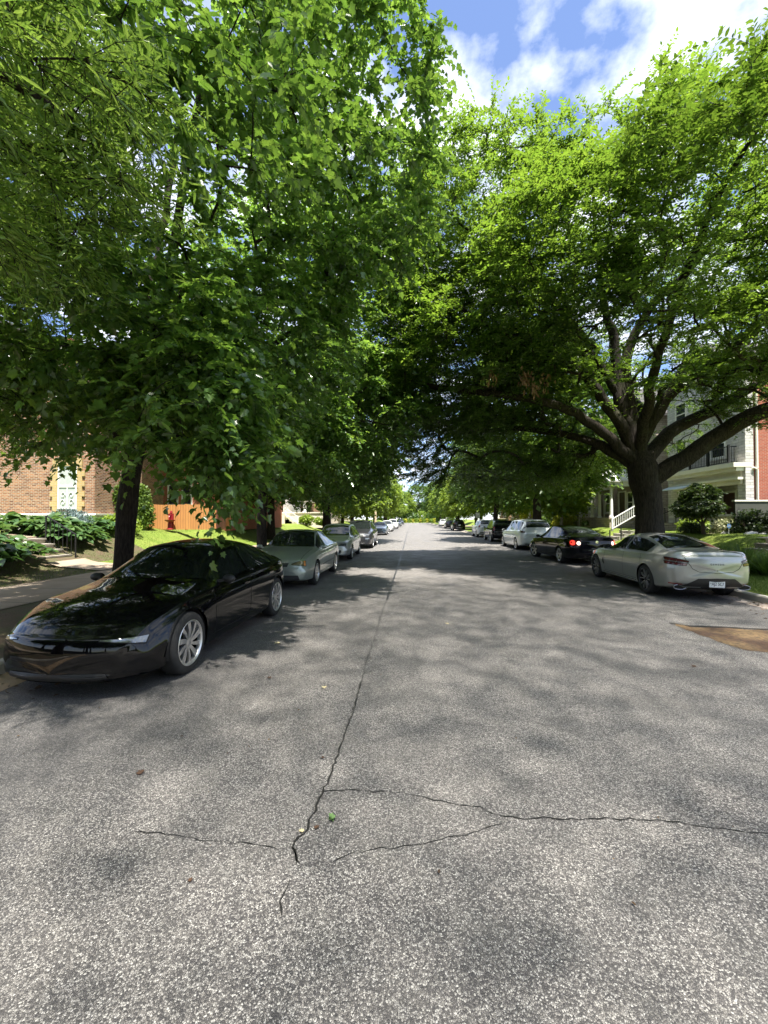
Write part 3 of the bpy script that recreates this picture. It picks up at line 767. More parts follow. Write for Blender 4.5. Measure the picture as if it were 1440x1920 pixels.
# ---- brown brick house on the left
h = empty('brick_house', (-20,18,1.2), 0, 'brown brick house with white stone base and yellow brick framed window', 'house')
g = MB(); g.box(-30,-14.2,18,21.3,.9,9.0); g.box(-30,-16.5,21.302,32,.9,9.0); adopt(g.build('wall', M['brickbrown']), h)
g = MB(); g.box(-30,-14.12,17.92,21.38,.8,1.93); g.prism([(17.88,1.93),(21.42,1.93),(21.38,2.0),(17.94,2.0)], -30, -14.08, 'x'); adopt(g.build('foundation', M['foundation']), h)
gable_roof(h, -30, -14.2, 18, 32, 9.0, 3.2, .5, 'y')
f = fmap('-y', 18.0); g = MB(); uc, wz = -15.46, 2.2                  # window surround with stepped quoins
for k in range(9):
    e = .36 if k % 2 else .24; z0 = wz-.1+k*.225
    pbox(g, f, uc-.46-e, uc-.46, -.02, .06, z0, z0+.222); pbox(g, f, uc+.46, uc+.46+e, -.02, .06, z0, z0+.222)
pbox(g, f, uc-.7, uc+.7, -.02, .064, wz+1.95, wz+2.3)
wo = adopt(g.build('window', M['brickyellow']), h); wo['label'] = 'white window framed in yellow brick'
g = MB(); pbox(g, f, uc-.455, uc+.455, -.02, .03, wz, wz+1.94); g.build('pane', M['palepane'], wo)
g = MB(); pbox(g, f, uc-.455, uc-.39, .031, .055, wz, wz+1.94); pbox(g, f, uc+.39, uc+.455, .031, .055, wz, wz+1.94)
pbox(g, f, uc-.389, uc+.389, .031, .055, wz, wz+.06); pbox(g, f, uc-.389, uc+.389, .031, .055, wz+.98, wz+1.06); pbox(g, f, uc-.025, uc+.025, .031, .05, wz+.061, wz+.979)
for s in (-1, 1):                                               # scrolls in the lower lights
    for zc, q in ((wz+.30, 1), (wz+.62, -1)):
        P = [f(uc+s*(.2+q*.11*math.cos(t)*(1-t/9)), .05, zc+.13*math.sin(t)*(1-t/9)*1.2) for t in np.linspace(0, 6.3, 22)]
        g.tube(P, .016, 5)
g.build('frame', M['white'], wo)
window(h, '-y', 18.0, -19.4, 2.6, .95, 1.7); window(h, '-y', 18.0, -15.5, 6.0, .9, 1.6); window(h, '-y', 18.0, -19.4, 6.0, .9, 1.6)
g = MB(); g.tube([(-18.5,17.7,1.1),(-18.5,17.7,2.25)], .02, 6); g.tube([(-18.5,17.7,2.25),(-18.42,17.6,2.3)], .035, 6); g.tube([(-18.5,17.7,1.8),(-18.35,17.7,1.8)], .02, 6)
tag(g.build('vent_pipe', M['white'], None, True), 'thin white pipe with a cap standing before the brown brick house', 'pipe')
# ---- red house behind the fence
h = empty('red_house', (-17,27,1.3), 0, 'salmon red house with white framed windows rising behind the cedar fence', 'house')
M['salmon'] = brick_mat('salmon_brick', (.50,.17,.10), (.45,.145,.085), (.46,.26,.19), .215, .072, .006, bump=.3)
g = MB(); g.box(-26,-11.9,27,38,1.0,8.4); adopt(g.build('wall', M['salmon']), h)
gable_roof(h, -26, -11.9, 27, 38, 8.4, 3.0, .45, 'y')
window(h, '-y', 27, -17.5, 3.2, .62, .9); window(h, '-y', 27, -15.82, 2.75, .55, 1.2); window(h, '-y', 27, -14.85, 2.75, .55, 1.2)
window(h, '-y', 27, -17.2, 5.8, .8, 1.4); window(h, '-y', 27, -14.3, 5.8, .8, 1.4)
# ---- cedar fence with the red pump
def plank_fence(name, a, b, z0f, hh, mat, label, cut=()):
    r = empty(name, (a[0],a[1],z0f), 0, label, 'fence')
    d = Vector((b[0]-a[0], b[1]-a[1], 0)); L = d.length; d.normalize(); nn = Vector((-d.y, d.x, 0)); n = int(L/.145)
    g = MB()
    for i in range(n):
        c = Vector((a[0],a[1],0))+d*(L*(i+.5)/n); hz = hh+random.uniform(-.012,.012)
        c.z = z0f+hz/2; g.obox(c+nn*random.uniform(-.004,.004), d*(L/n/2-.003), nn*.011, Vector((0,0,hz/2)))
    adopt(g.build('plank_panel', M[mat]), r)
    for i in range(int(L/2.2)+1):
        c = Vector((a[0],a[1],0))+d*min(L, i*2.2)+nn*.07; g = MB(); g.obox((c.x,c.y,z0f+hh/2), d*.05, nn*.05, Vector((0,0,hh/2+.03))); adopt(g.build('post', M[mat]), r)
    return r
plank_fence('plank_fence', (-14.1,21.5), (-10.25,21.5), 1.2, 1.32, 'fence', 'honey coloured cedar plank fence standing at the back of the left lawn')
plank_fence('plank_fence', (-10.22,21.6), (-10.95,24.2), 1.2, 1.32, 'fence_dark', 'dark red plank fence with shade put into its colour, running back from the cedar fence')
pr = empty('pump_fountain', (-12.55,21.15,1.2), 0, 'red cast iron pump fountain with a basin before the cedar fence', 'fountain')
g = MB(); g.lathe([(0,0),(.2,0),(.2,.06),(.14,.1),(.12,.42),(.1,.46)], 14); g.box(-.16,.16,.08,.16,0,.98); g.lathe([(.02,.98),(.08,1.0),(.06,1.12),(.0,1.16)], 10, c=(0,.12,0)); g.build('pillar', M['redpaint'], pr, True)
g = MB(); g.lathe([(.04,.44),(.16,.46),(.30,.55),(.33,.60),(.31,.60),(.22,.52),(.0,.5)], 18); g.build('basin', M['redpaint'], pr, True)
g = MB(); g.tube([(0,.1,.8),(0,-.06,.82),(0,-.13,.76),(0,-.14,.7)], .025, 8); g.blob((0,.06,.9), (.05,.04,.05), 8); g.build('spout', M['redpaint'], pr, True); pr.scale = (.82,.82,.86)
# ---- generic houses
def porch(root, face, d0, u0, u1, z0, depth, zt, colm='white', gable=True, ncol=2, floor='stonetan', rail=True):
    f = fmap(face, d0); g = MB(); pbox(g, f, u0, u1, .002, depth, z0-.4, z0+.75); pbox(g, f, u0-.08, u1+.08, .002, depth+.08, z0+.752, z0+.85)
    adopt(g.build('porch_base', M[floor]), root)
    for i in range(ncol):
        u = u0+.25+(u1-u0-.5)*i/max(1, ncol-1); c = f(u, depth-.25, 0)
        g = MB(); g.lathe([(.17,z0+.85),(.17,z0+.98),(.13,z0+1.02),(.115,zt-.12),(.16,zt-.08),(.16,zt)], 14, c=(c[0],c[1],0)); adopt(g.build('column', M[colm], None, True), root)
    g = MB(); pbox(g, f, u0-.15, u1+.15, .002, depth+.15, zt, zt+.32); pbox(g, f, u0-.28, u1+.28, .002, depth+.28, zt+.322, zt+.42)
    if gable:
        um = (u0+u1)/2; a = [f(u0-.3, depth+.3, zt+.422), f(u1+.3, depth+.3, zt+.422), f(um, depth+.3, zt+1.45)]; b = [f(u0-.3, .01, zt+.422), f(u1+.3, .01, zt+.422), f(um, .01, zt+1.45)]
        g.add(a+b, [(0,1,2),(5,4,3),(0,3,4,1),(1,4,5,2),(2,5,3,0)])
    po = adopt(g.build('porch_roof', M['white']), root)
    if gable:
        um = (u0+u1)/2; g = MB()
        g.add([f(u0+.25, depth+.315, zt+.56), f(u1-.25, depth+.315, zt+.56), f(um, depth+.315, zt+1.2), f(u0+.25, depth+.302, zt+.56), f(u1-.25, depth+.302, zt+.56), f(um, depth+.302, zt+1.2)],
              [(0,1,2),(5,4,3),(0,3,4,1),(1,4,5,2),(2,5,3,0)])
        g.build('pediment', M['roof'], po)
def handrail(root, a, b, hh=.95, n=10, mat='white', name='railing', wd=.05, post=.1):
    a, b = Vector(a), Vector(b); g = MB(); up = Vector((0,0,1))
    g.bar(a+up*hh, b+up*hh, wd*1.5, wd); g.bar(a+up*.12, b+up*.12, wd, wd)
    for i in range(1, n):
        p = a.lerp(b, i/n); g.bar(p+up*.14, p+up*(hh-.03), wd*.55, wd*.55, up=(0,1,0))
    for p in (a, b): g.bar(p-up*.05, p+up*(hh+.1), post, post, up=(0,1,0))
    o = g.build(name, M[mat]); return adopt(o, root) if root else o
def generic_house(name, label, face, d0, u0, u1, z0, zt, wall, depth=11, storeys=2, pc=None, cat='house', group=None, chim=True, roofh=2.6):
    s = {'-x': 1, '+x': -1}[face]; xa, xb = sorted((d0, d0+s*depth))
    r = empty(name, ((xa+xb)/2, (u0+u1)/2, z0), 0, label, cat, group)
    g = MB(); g.box(xa, xb, u0, u1, z0-.4, zt); adopt(g.build('wall', M[wall]), r)
    gable_roof(r, xa, xb, u0, u1, zt, roofh, .4, 'x')
    f = fmap(face, d0); g = MB(); pbox(g, f, u0-.12, u1+.12, .002, .22, zt-.42, zt-.29); pbox(g, f, u0-.06, u1+.06, .002, .12, zt-.62, zt-.422); adopt(g.build('cornice', M['white']), r)
    n = max(2, int((u1-u0)/2.6))
    for st in range(storeys):
        zz = z0+1.5+st*3.1
        for i in range(n):
            u = u0+(u1-u0)*(i+.5)/n
            if st == 0 and pc and pc[0]-.2 < u < pc[1]+.2: continue
            window(r, face, d0, u, zz, .85, 1.55, muntins=1)
    for u in (u0+.8, u0+(u1-u0)*.55): window(r, '-y', u0, d0+s*(2.2 if u == u0+.8 else 6), z0+4.3, .8, 1.5)
    if pc:
        porch(r, face, d0, pc[0], pc[1], z0, 1.9, z0+3.35, gable=pc[2])
        um = (pc[0]+pc[1])/2; door(r, face, d0, um+.5, z0+.85); window(r, face, d0, um-.75, z0+1.35, .8, 1.5)
    return r
# right row, from the nearest on
h = empty('stone_house', (21,26.6,1.0), 0, 'pale grey stone house with red brick side wall, balcony and porch behind the big tree', 'house')
XF = 17.5
g = MB(); g.box(XF+1.3,XF+12,23.5,30,.7,10.2); g.box(XF,XF+1.298,26.85,30,.7,10.2); g.box(XF,XF+1.298,23.5,26.848,4.75,10.2); adopt(g.build('wall', M['stone']), h)
g = MB(); g.box(XF+.40,XF+12.1,23.28,23.498,.7,10.2); adopt(g.build('side_wall', M['brickred']), h)
g = MB(); g.box(XF-.03,XF+.38,23.26,23.8,.7,10.1); g.box(XF,XF+.5,23.8,26.84,.7,1.9); adopt(g.build('corner_pier', M['stone']), h)
g = MB()
for d, z0, z1 in ((.14,3.62,3.85),(.34,3.852,3.98),(.10,3.982,4.3),(.45,4.302,4.5),(.62,4.502,4.74)): g.box(XF-d, XF+.3, 23.5-d*.4, 29.2+d*.4, z0, z1)
adopt(g.build('cornice', M['cream']), h)
g = MB(); g.box(XF-.12,XF+.2,26.6,26.88,1.9,3.618); adopt(g.build('column', M['white']), h)
g = MB(); g.box(XF-.2,XF+.25,23.86,27.0,1.9,2.02); adopt(g.build('ledge', M['stone']), h)
rr_ = MB(); zb = 4.76
for (ax,ay),(bx,by) in (((XF-.4,23.9),(XF-.4,27.1)),((XF-.4,23.9),(XF+.3,23.9))):
    rr_.bar((ax,ay,zb+.92),(bx,by,zb+.92),.05,.05); rr_.bar((ax,ay,zb+.08),(bx,by,zb+.08),.04,.04)
    n = int(math.hypot(bx-ax,by-ay)/.13)
    for i in range(n+1): rr_.bar((ax+(bx-ax)*i/n,ay+(by-ay)*i/n,zb+.1),(ax+(bx-ax)*i/n,ay+(by-ay)*i/n,zb+.9),.022,.022,up=(0,1,0))
for q in ((XF-.4,23.9),(XF-.4,25.5),(XF-.4,27.1)): rr_.bar((q[0],q[1],zb-.01),(q[0],q[1],zb+1.02),.09,.09,up=(0,1,0))
adopt(rr_.build('balcony_railing', M['black_metal']), h)
window(h, '-x', XF, 28.3, 2.55, .8, 1.1, 'white'); window(h, '-x', XF, 28.5, 5.4, .95, 1.35, 'cream'); window(h, '-x', XF, 25.2, 5.3, 1.0, 1.5, 'white')
window(h, '-x', XF+1.3, 25.1, 2.0, .9, 1.4); window(h, '-x', XF, 28.5, 7.9, .95, 1.3, 'cream'); window(h, '-x', XF, 25.2, 7.9, .95, 1.3, 'cream')
door(h, '-x', XF+1.3, 26.2, 1.2)
g = MB(); g.add([(XF-.02,27.1,4.0),(XF-.02,29.4,4.0),(XF-.8,29.4,3.68),(XF-.8,27.1,3.68),(XF-.02,27.1,3.96),(XF-.02,29.4,3.96),(XF-.8,29.4,3.62),(XF-.8,27.1,3.62)], [(0,1,2,3),(7,6,5,4),(0,3,7,4),(1,5,6,2),(3,2,6,7),(0,4,5,1)])
adopt(g.build('awning', M['awning']), h)
g = MB(); g.tube([(XF+.5,23.2,1.0),(XF+.5,23.2,4.35),(XF+.3,23.2,4.45)], .06, 8); g.tube([(XF+.5,23.2,4.4),(XF+.5,23.2,9.9)], .06, 8); adopt(g.build('downspout', M['cream'], None, True), h)
gable_roof(h, XF, XF+12, 23.5, 30, 10.2, 2.2, .35, 'x')
g = MB()
for k in range(5): g.box(XF-1.9+k*.32, XF-.005, 28.9, 30.0, .6+k*.18-(.0 if k else .1), .6+(k+1)*.18-.002)
adopt(g.build('steps', M['stonetan']), h)
for y in (28.85, 30.05):
    g = MB(); g.bar((XF-1.9,y,.7),(XF-1.9,y,1.7),.04,.04,up=(0,1,0)); g.bar((XF-.2,y,1.4),(XF-.2,y,2.5),.04,.04,up=(0,1,0)); g.bar((XF-1.9,y,1.68),(XF-.2,y,2.48),.04,.04)
    adopt(g.build('step_railing', M['black_metal']), h)
h = empty('garden_wall', (19,22,1.0), 0, 'plain grey green boarded wall in front of the red brick side wall', 'wall')
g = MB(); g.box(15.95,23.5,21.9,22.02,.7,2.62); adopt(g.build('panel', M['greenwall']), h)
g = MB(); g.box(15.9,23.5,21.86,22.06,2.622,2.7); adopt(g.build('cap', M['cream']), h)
generic_house('stone_house', 'tan stone house with white cornice left of the massive tree trunk', '-x', 17.5, 31.4, 37.2, 1.0, 9.4, 'stonetan', pc=(36.0-1.6,36.0+1.0,True))
generic_house('stone_house', 'stone house with gabled white columned porch beyond the white handrail', '-x', 17.9, 38.6, 45.2, 1.05, 9.6, 'stonetan', pc=(38.9,42.0,True))
generic_house('stone_house', 'pale stone house half hidden by the light green tree, fourth along the right row', '-x', 18, 47.2, 53.6, 1.05, 9.3, 'stone', pc=(48.,51.,True))
generic_house('brick_house', 'red brick house seen between leaves, fifth along the right row', '-x', 18, 56, 63, 1.05, 9.6, 'brickred', pc=(57,60,True))
generic_house('stone_house', 'cream stone house with tall porch, sixth along the right row', '-x', 18, 65.5, 73, 1.05, 9.8, 'stone', pc=(66,70,True))
generic_house('brick_house', 'brown brick house farthest along the right row', '-x', 18.5, 82, 91, 1.05, 9.5, 'brickbrown', pc=(83,87,False))
# left far
h = empty('porch_house', (-15,50,1.0), 0, 'pale house with sunlit terrace wall, white railings and porch column beyond the left lawn', 'house')
g = MB(); g.box(-26,-16.6,50.5,62,.8,8.5); adopt(g.build('wall', M['stone']), h)
M['limestone'] = simple('pale_limestone', (.66,.60,.50), .8, var=.1, scale=1.5, bump=.2)
g = MB(); g.box(-16.598,-9.7,50,57,.7,2.45); g.box(-16.4,-9.6,49.9,57.1,2.452,2.58); g.box(-19,-14.6,47.6,49.99,.7,2.2); adopt(g.build('terrace', M['limestone']), h)
g = MB(); g.box(-13.4,-9.9,50.2,56.6,3.95,4.3); g.box(-13.6,-9.7,50,56.8,4.302,4.42); adopt(g.build('porch_roof', M['white']), h)
for x, y in ((-10.5,50.6),(-13.,50.6),(-10.5,56.2)):
    g = MB(); g.lathe([(.28,2.58),(.28,2.8),(.2,2.85),(.19,3.8),(.27,3.85),(.27,3.95)], 12, c=(x,y,0)); adopt(g.build('column', M['white'], None, True), h)
handrail(h, (-18.9,47.7,2.2), (-15.9,47.7,2.2), .8, 16); handrail(h, (-14.5,47.7,2.2), (-13.0,47.5,1.2), .8, 9)
g = MB()
for k in range(5): g.box(-14.598, -14.4+.3*(5-k), 47.8, 49.2, .7, .95+k*.25)
adopt(g.build('steps', M['limestone']), h)
gable_roof(h, -26, -16.6, 50.5, 62, 8.5, 2.6, .4, 'y'); window(h, '-y', 50.5, -18.5, 2.9, .9, 1.5); door(h, '+x', -16.6, 53, 2.6)
generic_house('brick_house', 'brick house behind the bright trees on the left, beyond the terrace house', '+x', -16, 72, 81, 1.1, 9.3, 'brickbrown', pc=(73,77,False))
generic_house('stone_house', 'pale house farthest along the left row, hidden by trees', '+x', -16, 96, 105, 1.1, 9.3, 'stone', pc=(97,101,False))
generic_house('white_house', 'low white house beyond the hedge at the end of the street', '-x', 8, 205, 225, .2, 4.6, 'stone', storeys=1)
# ---- stairs and rails in the yards
def steps(name, label, x0, x1, y0, y1, z0, z1, n, mat='concrete', lip=.03):
    r = empty(name, (x0,(y0+y1)/2,z0), 0, label, 'steps'); s = 1 if x1 > x0 else -1
    for k in range(n):
        g = MB(); xa = x0+(x1-x0)*k/n; zt = z0+(z1-z0)*(k+1)/n; zl = z0+(z1-z0)*k/n
        a, b = sorted((xa, x1+s*.4)); g.box(a, b, y0, y1, zl-.02 if k else z0-.2, zt-.052)
        a, b = sorted((xa-s*lip, x1+s*.4)); g.box(a, b, y0-.015, y1+.015, zt-.05, zt)
        adopt(g.build('step', M[mat]), r)
    return r
M['stepstone'] = simple('weathered_step', (.30,.27,.23), .9, var=.3, scale=3, bump=.3)
steps('garden_steps', 'shaded concrete steps climbing through the hostas on the left', -11.0, -12.5, 12.1, 13.3, .24, 1.12, 5, 'stepstone')
g = MB()
pa, pb = Vector((-11.15,13.32,.3)), Vector((-12.2,13.32,.95))
g.bar(pa,(pa.x,pa.y,1.25),.035,.035,up=(0,1,0)); g.bar(pb,(pb.x,pb.y,1.88),.035,.035,up=(0,1,0)); g.bar((pa.x,pa.y,1.24),(pb.x,pb.y,1.87),.04,.03); g.bar((pa.x,pa.y,.42),(pb.x,pb.y,1.05),.025,.02)
for i in range(1,7):
    p = pa.lerp(pb, i/7); g.bar((p.x,p.y,p.z+.12),(p.x,p.y,p.z+.93),.016,.016,up=(0,1,0))
tag(g.build('step_railing', M['black_metal']), 'thin black iron railing beside the hosta bed steps', 'railing')
steps('garden_steps', 'worn stone steps up the right bank behind the grass clump', 12.95, 14.7, 16.1, 18.0, .22, .98, 4, 'stepstone')
steps('garden_steps', 'concrete steps up the right bank under the white handrail', 13.0, 14.6, 28.4, 29.9, .22, .98, 4)
g_ = handrail(None, (13.0,28.3,1.0), (14.6,28.3,1.95), .75, 12, 'white'); tag(g_, 'white balustered handrail slanting up beside the concrete steps', 'railing')
g = MB()
for x, z0, z1 in ((12.8,.15,1.05),(13.5,.4,1.35),(14.6,.85,2.0)):
    g.bar((x,28.2,z0),(x,28.2,z1),.06,.06,up=(0,1,0))
g.bar((12.8,28.2,1.03),(14.6,28.2,1.7),.05,.04); g.bar((13.5,28.2,.8),(14.6,28.2,1.25),.04,.03)
tag(g.build('iron_railing', M['black_metal']), 'dark iron posts and rail below the white handrail', 'railing')
handr = handrail(None, (16.0,41.4,1.15), (17.2,40.9,2.0), .85, 10, 'white'); tag(handr, 'white porch stair railing at the gabled stone house', 'railing')
h = empty('porch_chair', (16.75,40.2,1.92), R(-90), 'white chair standing on the gabled porch', 'chair')
g = MB(); g.box(-.25,.25,-.22,.22,.4,.45); g.build('seat', M['white'], h); g = MB(); g.box(-.25,.25,.2,.25,.45,.95); g.build('backrest', M['white'], h)
for x in (-.22,.22):
    for y in (-.19,.19): g = MB(); g.box(x-.02,x+.02,y-.02,y+.02,0,.4); g.build('leg', M['white'], h)
# street furniture
h = empty('utility_pole', (-5.5,63.8,.14), 0, 'tall tan wooden utility pole rising behind the far left parked cars', 'pole')
g = MB(); g.tube([(0,0,-.2),(0,0,5.5),(0,0,10.5)], [.17,.15,.11], 12); g.build('shaft', simple('tan_pole', (.55,.44,.30), .8, var=.15), h, True)
g = MB(); g.box(-.9,.9,-.06,.06,9.4,9.52); g.build('crossarm', M['bark_grey'], h)
g = MB(); g.lathe([(0,6.7),(.16,6.72),(.2,6.9),(.24,7.1),(.05,7.3),(0,7.34)], 12, c=(.16,0,0)); g.build('lamp', M['black_metal'], h, True)
h = empty('street_sign', (8.4,54.5,.15), 0, 'small white parking sign on a post before the far right trees', 'sign')
g = MB(); g.tube([(0,0,-.1),(0,0,2.4)], .03, 8); g.build('post', M['beige'], h, True)
g = MB(); g.box(-.26,.26,-.045,-.032,1.75,2.4); g.build('plate', M['white'], h)
h = empty('yard_sign', (15.2,21.3,1.0), R(20), 'small blue octagonal sign on a stake before the dark shrubs', 'sign')
g = MB(); g.tube([(0,0,-.1),(0,0,.34)], .014, 6); g.build('stake', M['white'], h)
g = MB(); g.prism([(.12*math.cos(R(22.5+45*i)), .42+.12*math.sin(R(22.5+45*i))) for i in range(8)], -.018, -.006, 'y'); g.build('plate', simple('blue_plate', (.16,.30,.55), .4), h)
g = MB(); g.box(-.07,.07,-.022,-.0185,.40,.44); g.build('panel', M['white'], h)
# ------------------------------------------------------------------ shrubs, hostas, far trees
M['leaf_arb'] = leaf_mat('arborvitae_leaf', [(.05,.10,.015), (.10,.17,.025), (.16,.24,.035)], ((.12,.2,.02), (.2,.3,.03)), .25, .6)
M['leaf_blue'] = leaf_mat('blue_spruce_needle', [(.09,.14,.14), (.15,.22,.22), (.24,.32,.32)], ((.1,.16,.15), (.15,.22,.2)), .15, .6)
M['leaf_hosta'] = leaf_mat('hosta_leaf', [(.035,.085,.03), (.06,.12,.04), (.11,.18,.06)], ((.10,.22,.04), (.18,.30,.06)), .3, .35)
M['leaf_yel'] = leaf_mat('golden_shrub_leaf', [(.30,.32,.02), (.42,.42,.03), (.52,.48,.05)], ((.4,.4,.03), (.5,.5,.05)), .35, .5)
M['leaf_lime'] = leaf_mat('lime_shrub_leaf', [(.12,.20,.02), (.20,.29,.03), (.28,.36,.05)], ((.25,.36,.03), (.35,.45,.05)), .35, .5)
M['leaf_dk'] = leaf_mat('dark_shrub_leaf', [(.018,.035,.012), (.03,.052,.016), (.045,.07,.02)], ((.06,.1,.02), (.09,.14,.02)), .25, .45)
M['leaf_pale'] = leaf_mat('pale_shrub_leaf', [(.16,.18,.08), (.26,.27,.14), (.40,.38,.24)], ((.2,.25,.08), (.3,.34,.15)), .3, .55)
M['leaf_jm'] = leaf_mat('japanese_maple_leaf', [(.02,.038,.012), (.032,.055,.015), (.05,.075,.02)], ((.07,.12,.02), (.10,.17,.02)), .3, .45)
M['stem'] = simple('woody_stem', (.06,.045,.03), .9, var=.3)
def shrub(name, label, c, r, n, size, mat, kind='far', seed=1, clump=24, up=.3, group=None, cat='shrub', cone=0., wid=1., stems=6):
    rg = np.random.default_rng(seed); c = np.array(c, float); r = np.array(r, float)
    root = empty(name, (c[0],c[1],c[2]-r[2]), 0, label, cat, group)
    cd_ = nrm(rg.normal(size=(clump, 3))); cc = cd_*(.55+.4*rg.random((clump,1)))
    k = rg.integers(0, clump, n)
    P = cc[k]+rg.normal(size=(n,3))*.20
    l = np.linalg.norm(P, axis=1, keepdims=True); P = np.where(l > 1.12, P/l*1.12, P)
    if cone: P[:,:2] *= (1-cone*np.clip((P[:,2:3]+1)/2, 0, 1))
    N = nrm(P+rg.normal(size=(n,3))*.5+np.array([0,0,.5])); D = nrm(rg.normal(size=(n,3))+P*.6+np.array([0,0,up]))
    V, F = leaves(c+P*r, D, N, size*(.6+.8*rg.random(n)), kind, wid)
    keep = V[:,2].reshape(-1, len(TPL[kind][0])).min(1) > c[2]-r[2]-.02
    V[:,2] = np.maximum(V[:,2], c[2]-r[2]+.005)
    b = np.array(root.location)
    npmesh('foliage', V-b, F, M[mat], root)
    g = MB()
    for i in range(stems):
        a = rg.normal(size=3)*.45; q = c+np.array([a[0],a[1],.3])*r
        g.tube([(c[0]+a[0]*.12,c[1]+a[1]*.12,c[2]-r[2]-.05), tuple((np.array(c)+q)/2-np.array([0,0,r[2]*.3])), tuple(q)], [.02+.015*r[2],.015+.01*r[2],.006], 5)
    o = g.build('stem', M['stem'], None, True); adopt(o, root)
    return root
AL = 'two arborvitae before the cedar fence'
shrub('arborvitae', 'bright green column of arborvitae left of the dark maple trunk', (-14.25,19.6,2.3), (.72,.6,1.15), 5200, .12, 'leaf_arb', seed=2, clump=60, up=.6, cone=.25, group=AL)
shrub('arborvitae', 'bright green arborvitae right of the dark maple trunk, touching the cedar fence', (-13.5,20.2,2.2), (.62,.55,1.12), 5000, .12, 'leaf_arb', seed=3, clump=60, up=.6, cone=.25, group=AL)
shrub('blue_spruce', 'low blue grey spruce mound under the yellow brick window', (-13.3,15.5,1.62), (.75,.6,.46), 6000, .09, 'leaf_blue', 'lance', seed=4, clump=50, up=.2, wid=1.3)
shrub('shrub', 'pale green leafy shrub between the spruce and the arborvitae', (-12.7,17.6,1.5), (.75,.7,.42), 2200, .11, 'leaf_lime', seed=5)
shrub('shrub', 'rounded lime green shrub against the terrace wall', (-12.2,48.2,1.55), (.8,.7,.6), 1100, .2, 'leaf_lime', seed=6)
shrub('shrub', 'clipped yellow green shrub at the right end of the terrace wall', (-10.4,48.4,1.5), (.9,.6,.5), 1100, .2, 'leaf_lime', seed=7)
shrub('golden_shrub', 'bright golden yellow shrub glowing on the right lawn', (14.9,42.6,1.6), (1.1,1.1,.72), 2600, .17, 'leaf_yel', seed=8)
shrub('golden_shrub', 'golden shrub behind the white minivan, farther up the right row', (17.0,62,2.6), (1.6,1.6,1.6), 2200, .24, 'leaf_yel', seed=9)
shrub('shrub', 'loose mid green shrub left of the bright golden one', (15.3,46.6,1.9), (1.9,1.6,1.1), 2800, .22, 'leaf_far2', seed=10)
shrub('shrub', 'dark evergreen shrub behind the golden one', (16.2,44.6,2.0), (1.4,1.0,1.1), 1600, .2, 'leaf_dk', seed=12)
shrub('shrub', 'low lime green shrub at the foot of the small dark tree', (15.6,24.6,1.32), (.75,.7,.42), 1500, .12, 'leaf_lime', seed=13)
shrub('shrub', 'rounded dark shrub below the lime one near the stone steps', (15.3,24.0,1.2), (.7,.6,.32), 1500, .10, 'leaf_dk', seed=14)
shrub('shrub', 'cream variegated shrub by the stone porch wall', (16.1,22.9,1.3), (.55,.6,.42), 1400, .10, 'leaf_pale', seed=15)
shrub('shrub', 'dark dense shrub behind the small blue sign', (16.2,21.4,1.5), (.75,.65,.62), 2600, .12, 'leaf_dk', seed=16)
shrub('shrub', 'dark dense shrub at the right edge before the grey green wall', (17.1,20.6,1.5), (.85,.75,.62), 2800, .12, 'leaf_dk', seed=17)
for i, (x, y, a) in enumerate([(15.7,20.6,.2),(15.95,20.3,.13),(16.35,20.0,.17),(15.5,21.9,.15)]):
    g = MB(); g.blob((x,y,1.02), (a*1.5,a,a*.8), 9, jitter=.4, seed=i)
    tag(g.build('boulder', M['stone'], None, True), 'weathered grey rock edging the bed of dark shrubs', 'rock', 'rocks edging the right bed')
# border perennials along the porch
for i, (x, y) in enumerate([(16.3,39.5),(16.2,40.4),(16.3,42.3),(16.1,43.2)]):
    shrub('perennial', ['tuft of green perennials before the gabled porch, by the column','tuft of green perennials before the gabled porch base','silvery perennials by the porch stair railing','green perennials left of the porch stair railing'][i],
          (x,y,1.35), (.5,.55,.35), 700, .17, ['leaf_far2','leaf_far2','leaf_pale','leaf_far'][i], 'lance', seed=40+i, up=1.2, wid=1.4, cat='plant', stems=2)
# small tree on the right lawn
tree('japanese_maple', 'small dark spreading ornamental tree before the stone porch', (14.9,22.6,.96),
     [(14.9,22.6,.9,.10),(14.88,22.6,1.3,.075),(14.85,22.6,1.6,.07)],
     [[(14.86,22.6,1.5,.05),(14.5,23.0,2.0,.035),(14.2,23.6,2.3,.02)],[(14.86,22.6,1.5,.05),(15.0,22.2,2.1,.04),(15.1,21.6,2.5,.02)],[(14.86,22.6,1.6,.045),(14.8,22.7,2.4,.03),(14.9,22.8,3.0,.015)]],
     [((14.8,22.8,2.45),(.85,1.5,.55),2),((14.9,22.7,3.1),(.6,.9,.4),1)], 'maple', .11, 190, 5, 8, .3, M['stem'], M['leaf_jm'], seed=8, cat='tree', tip=.005, droop=.1, flat=.25, step=.2)
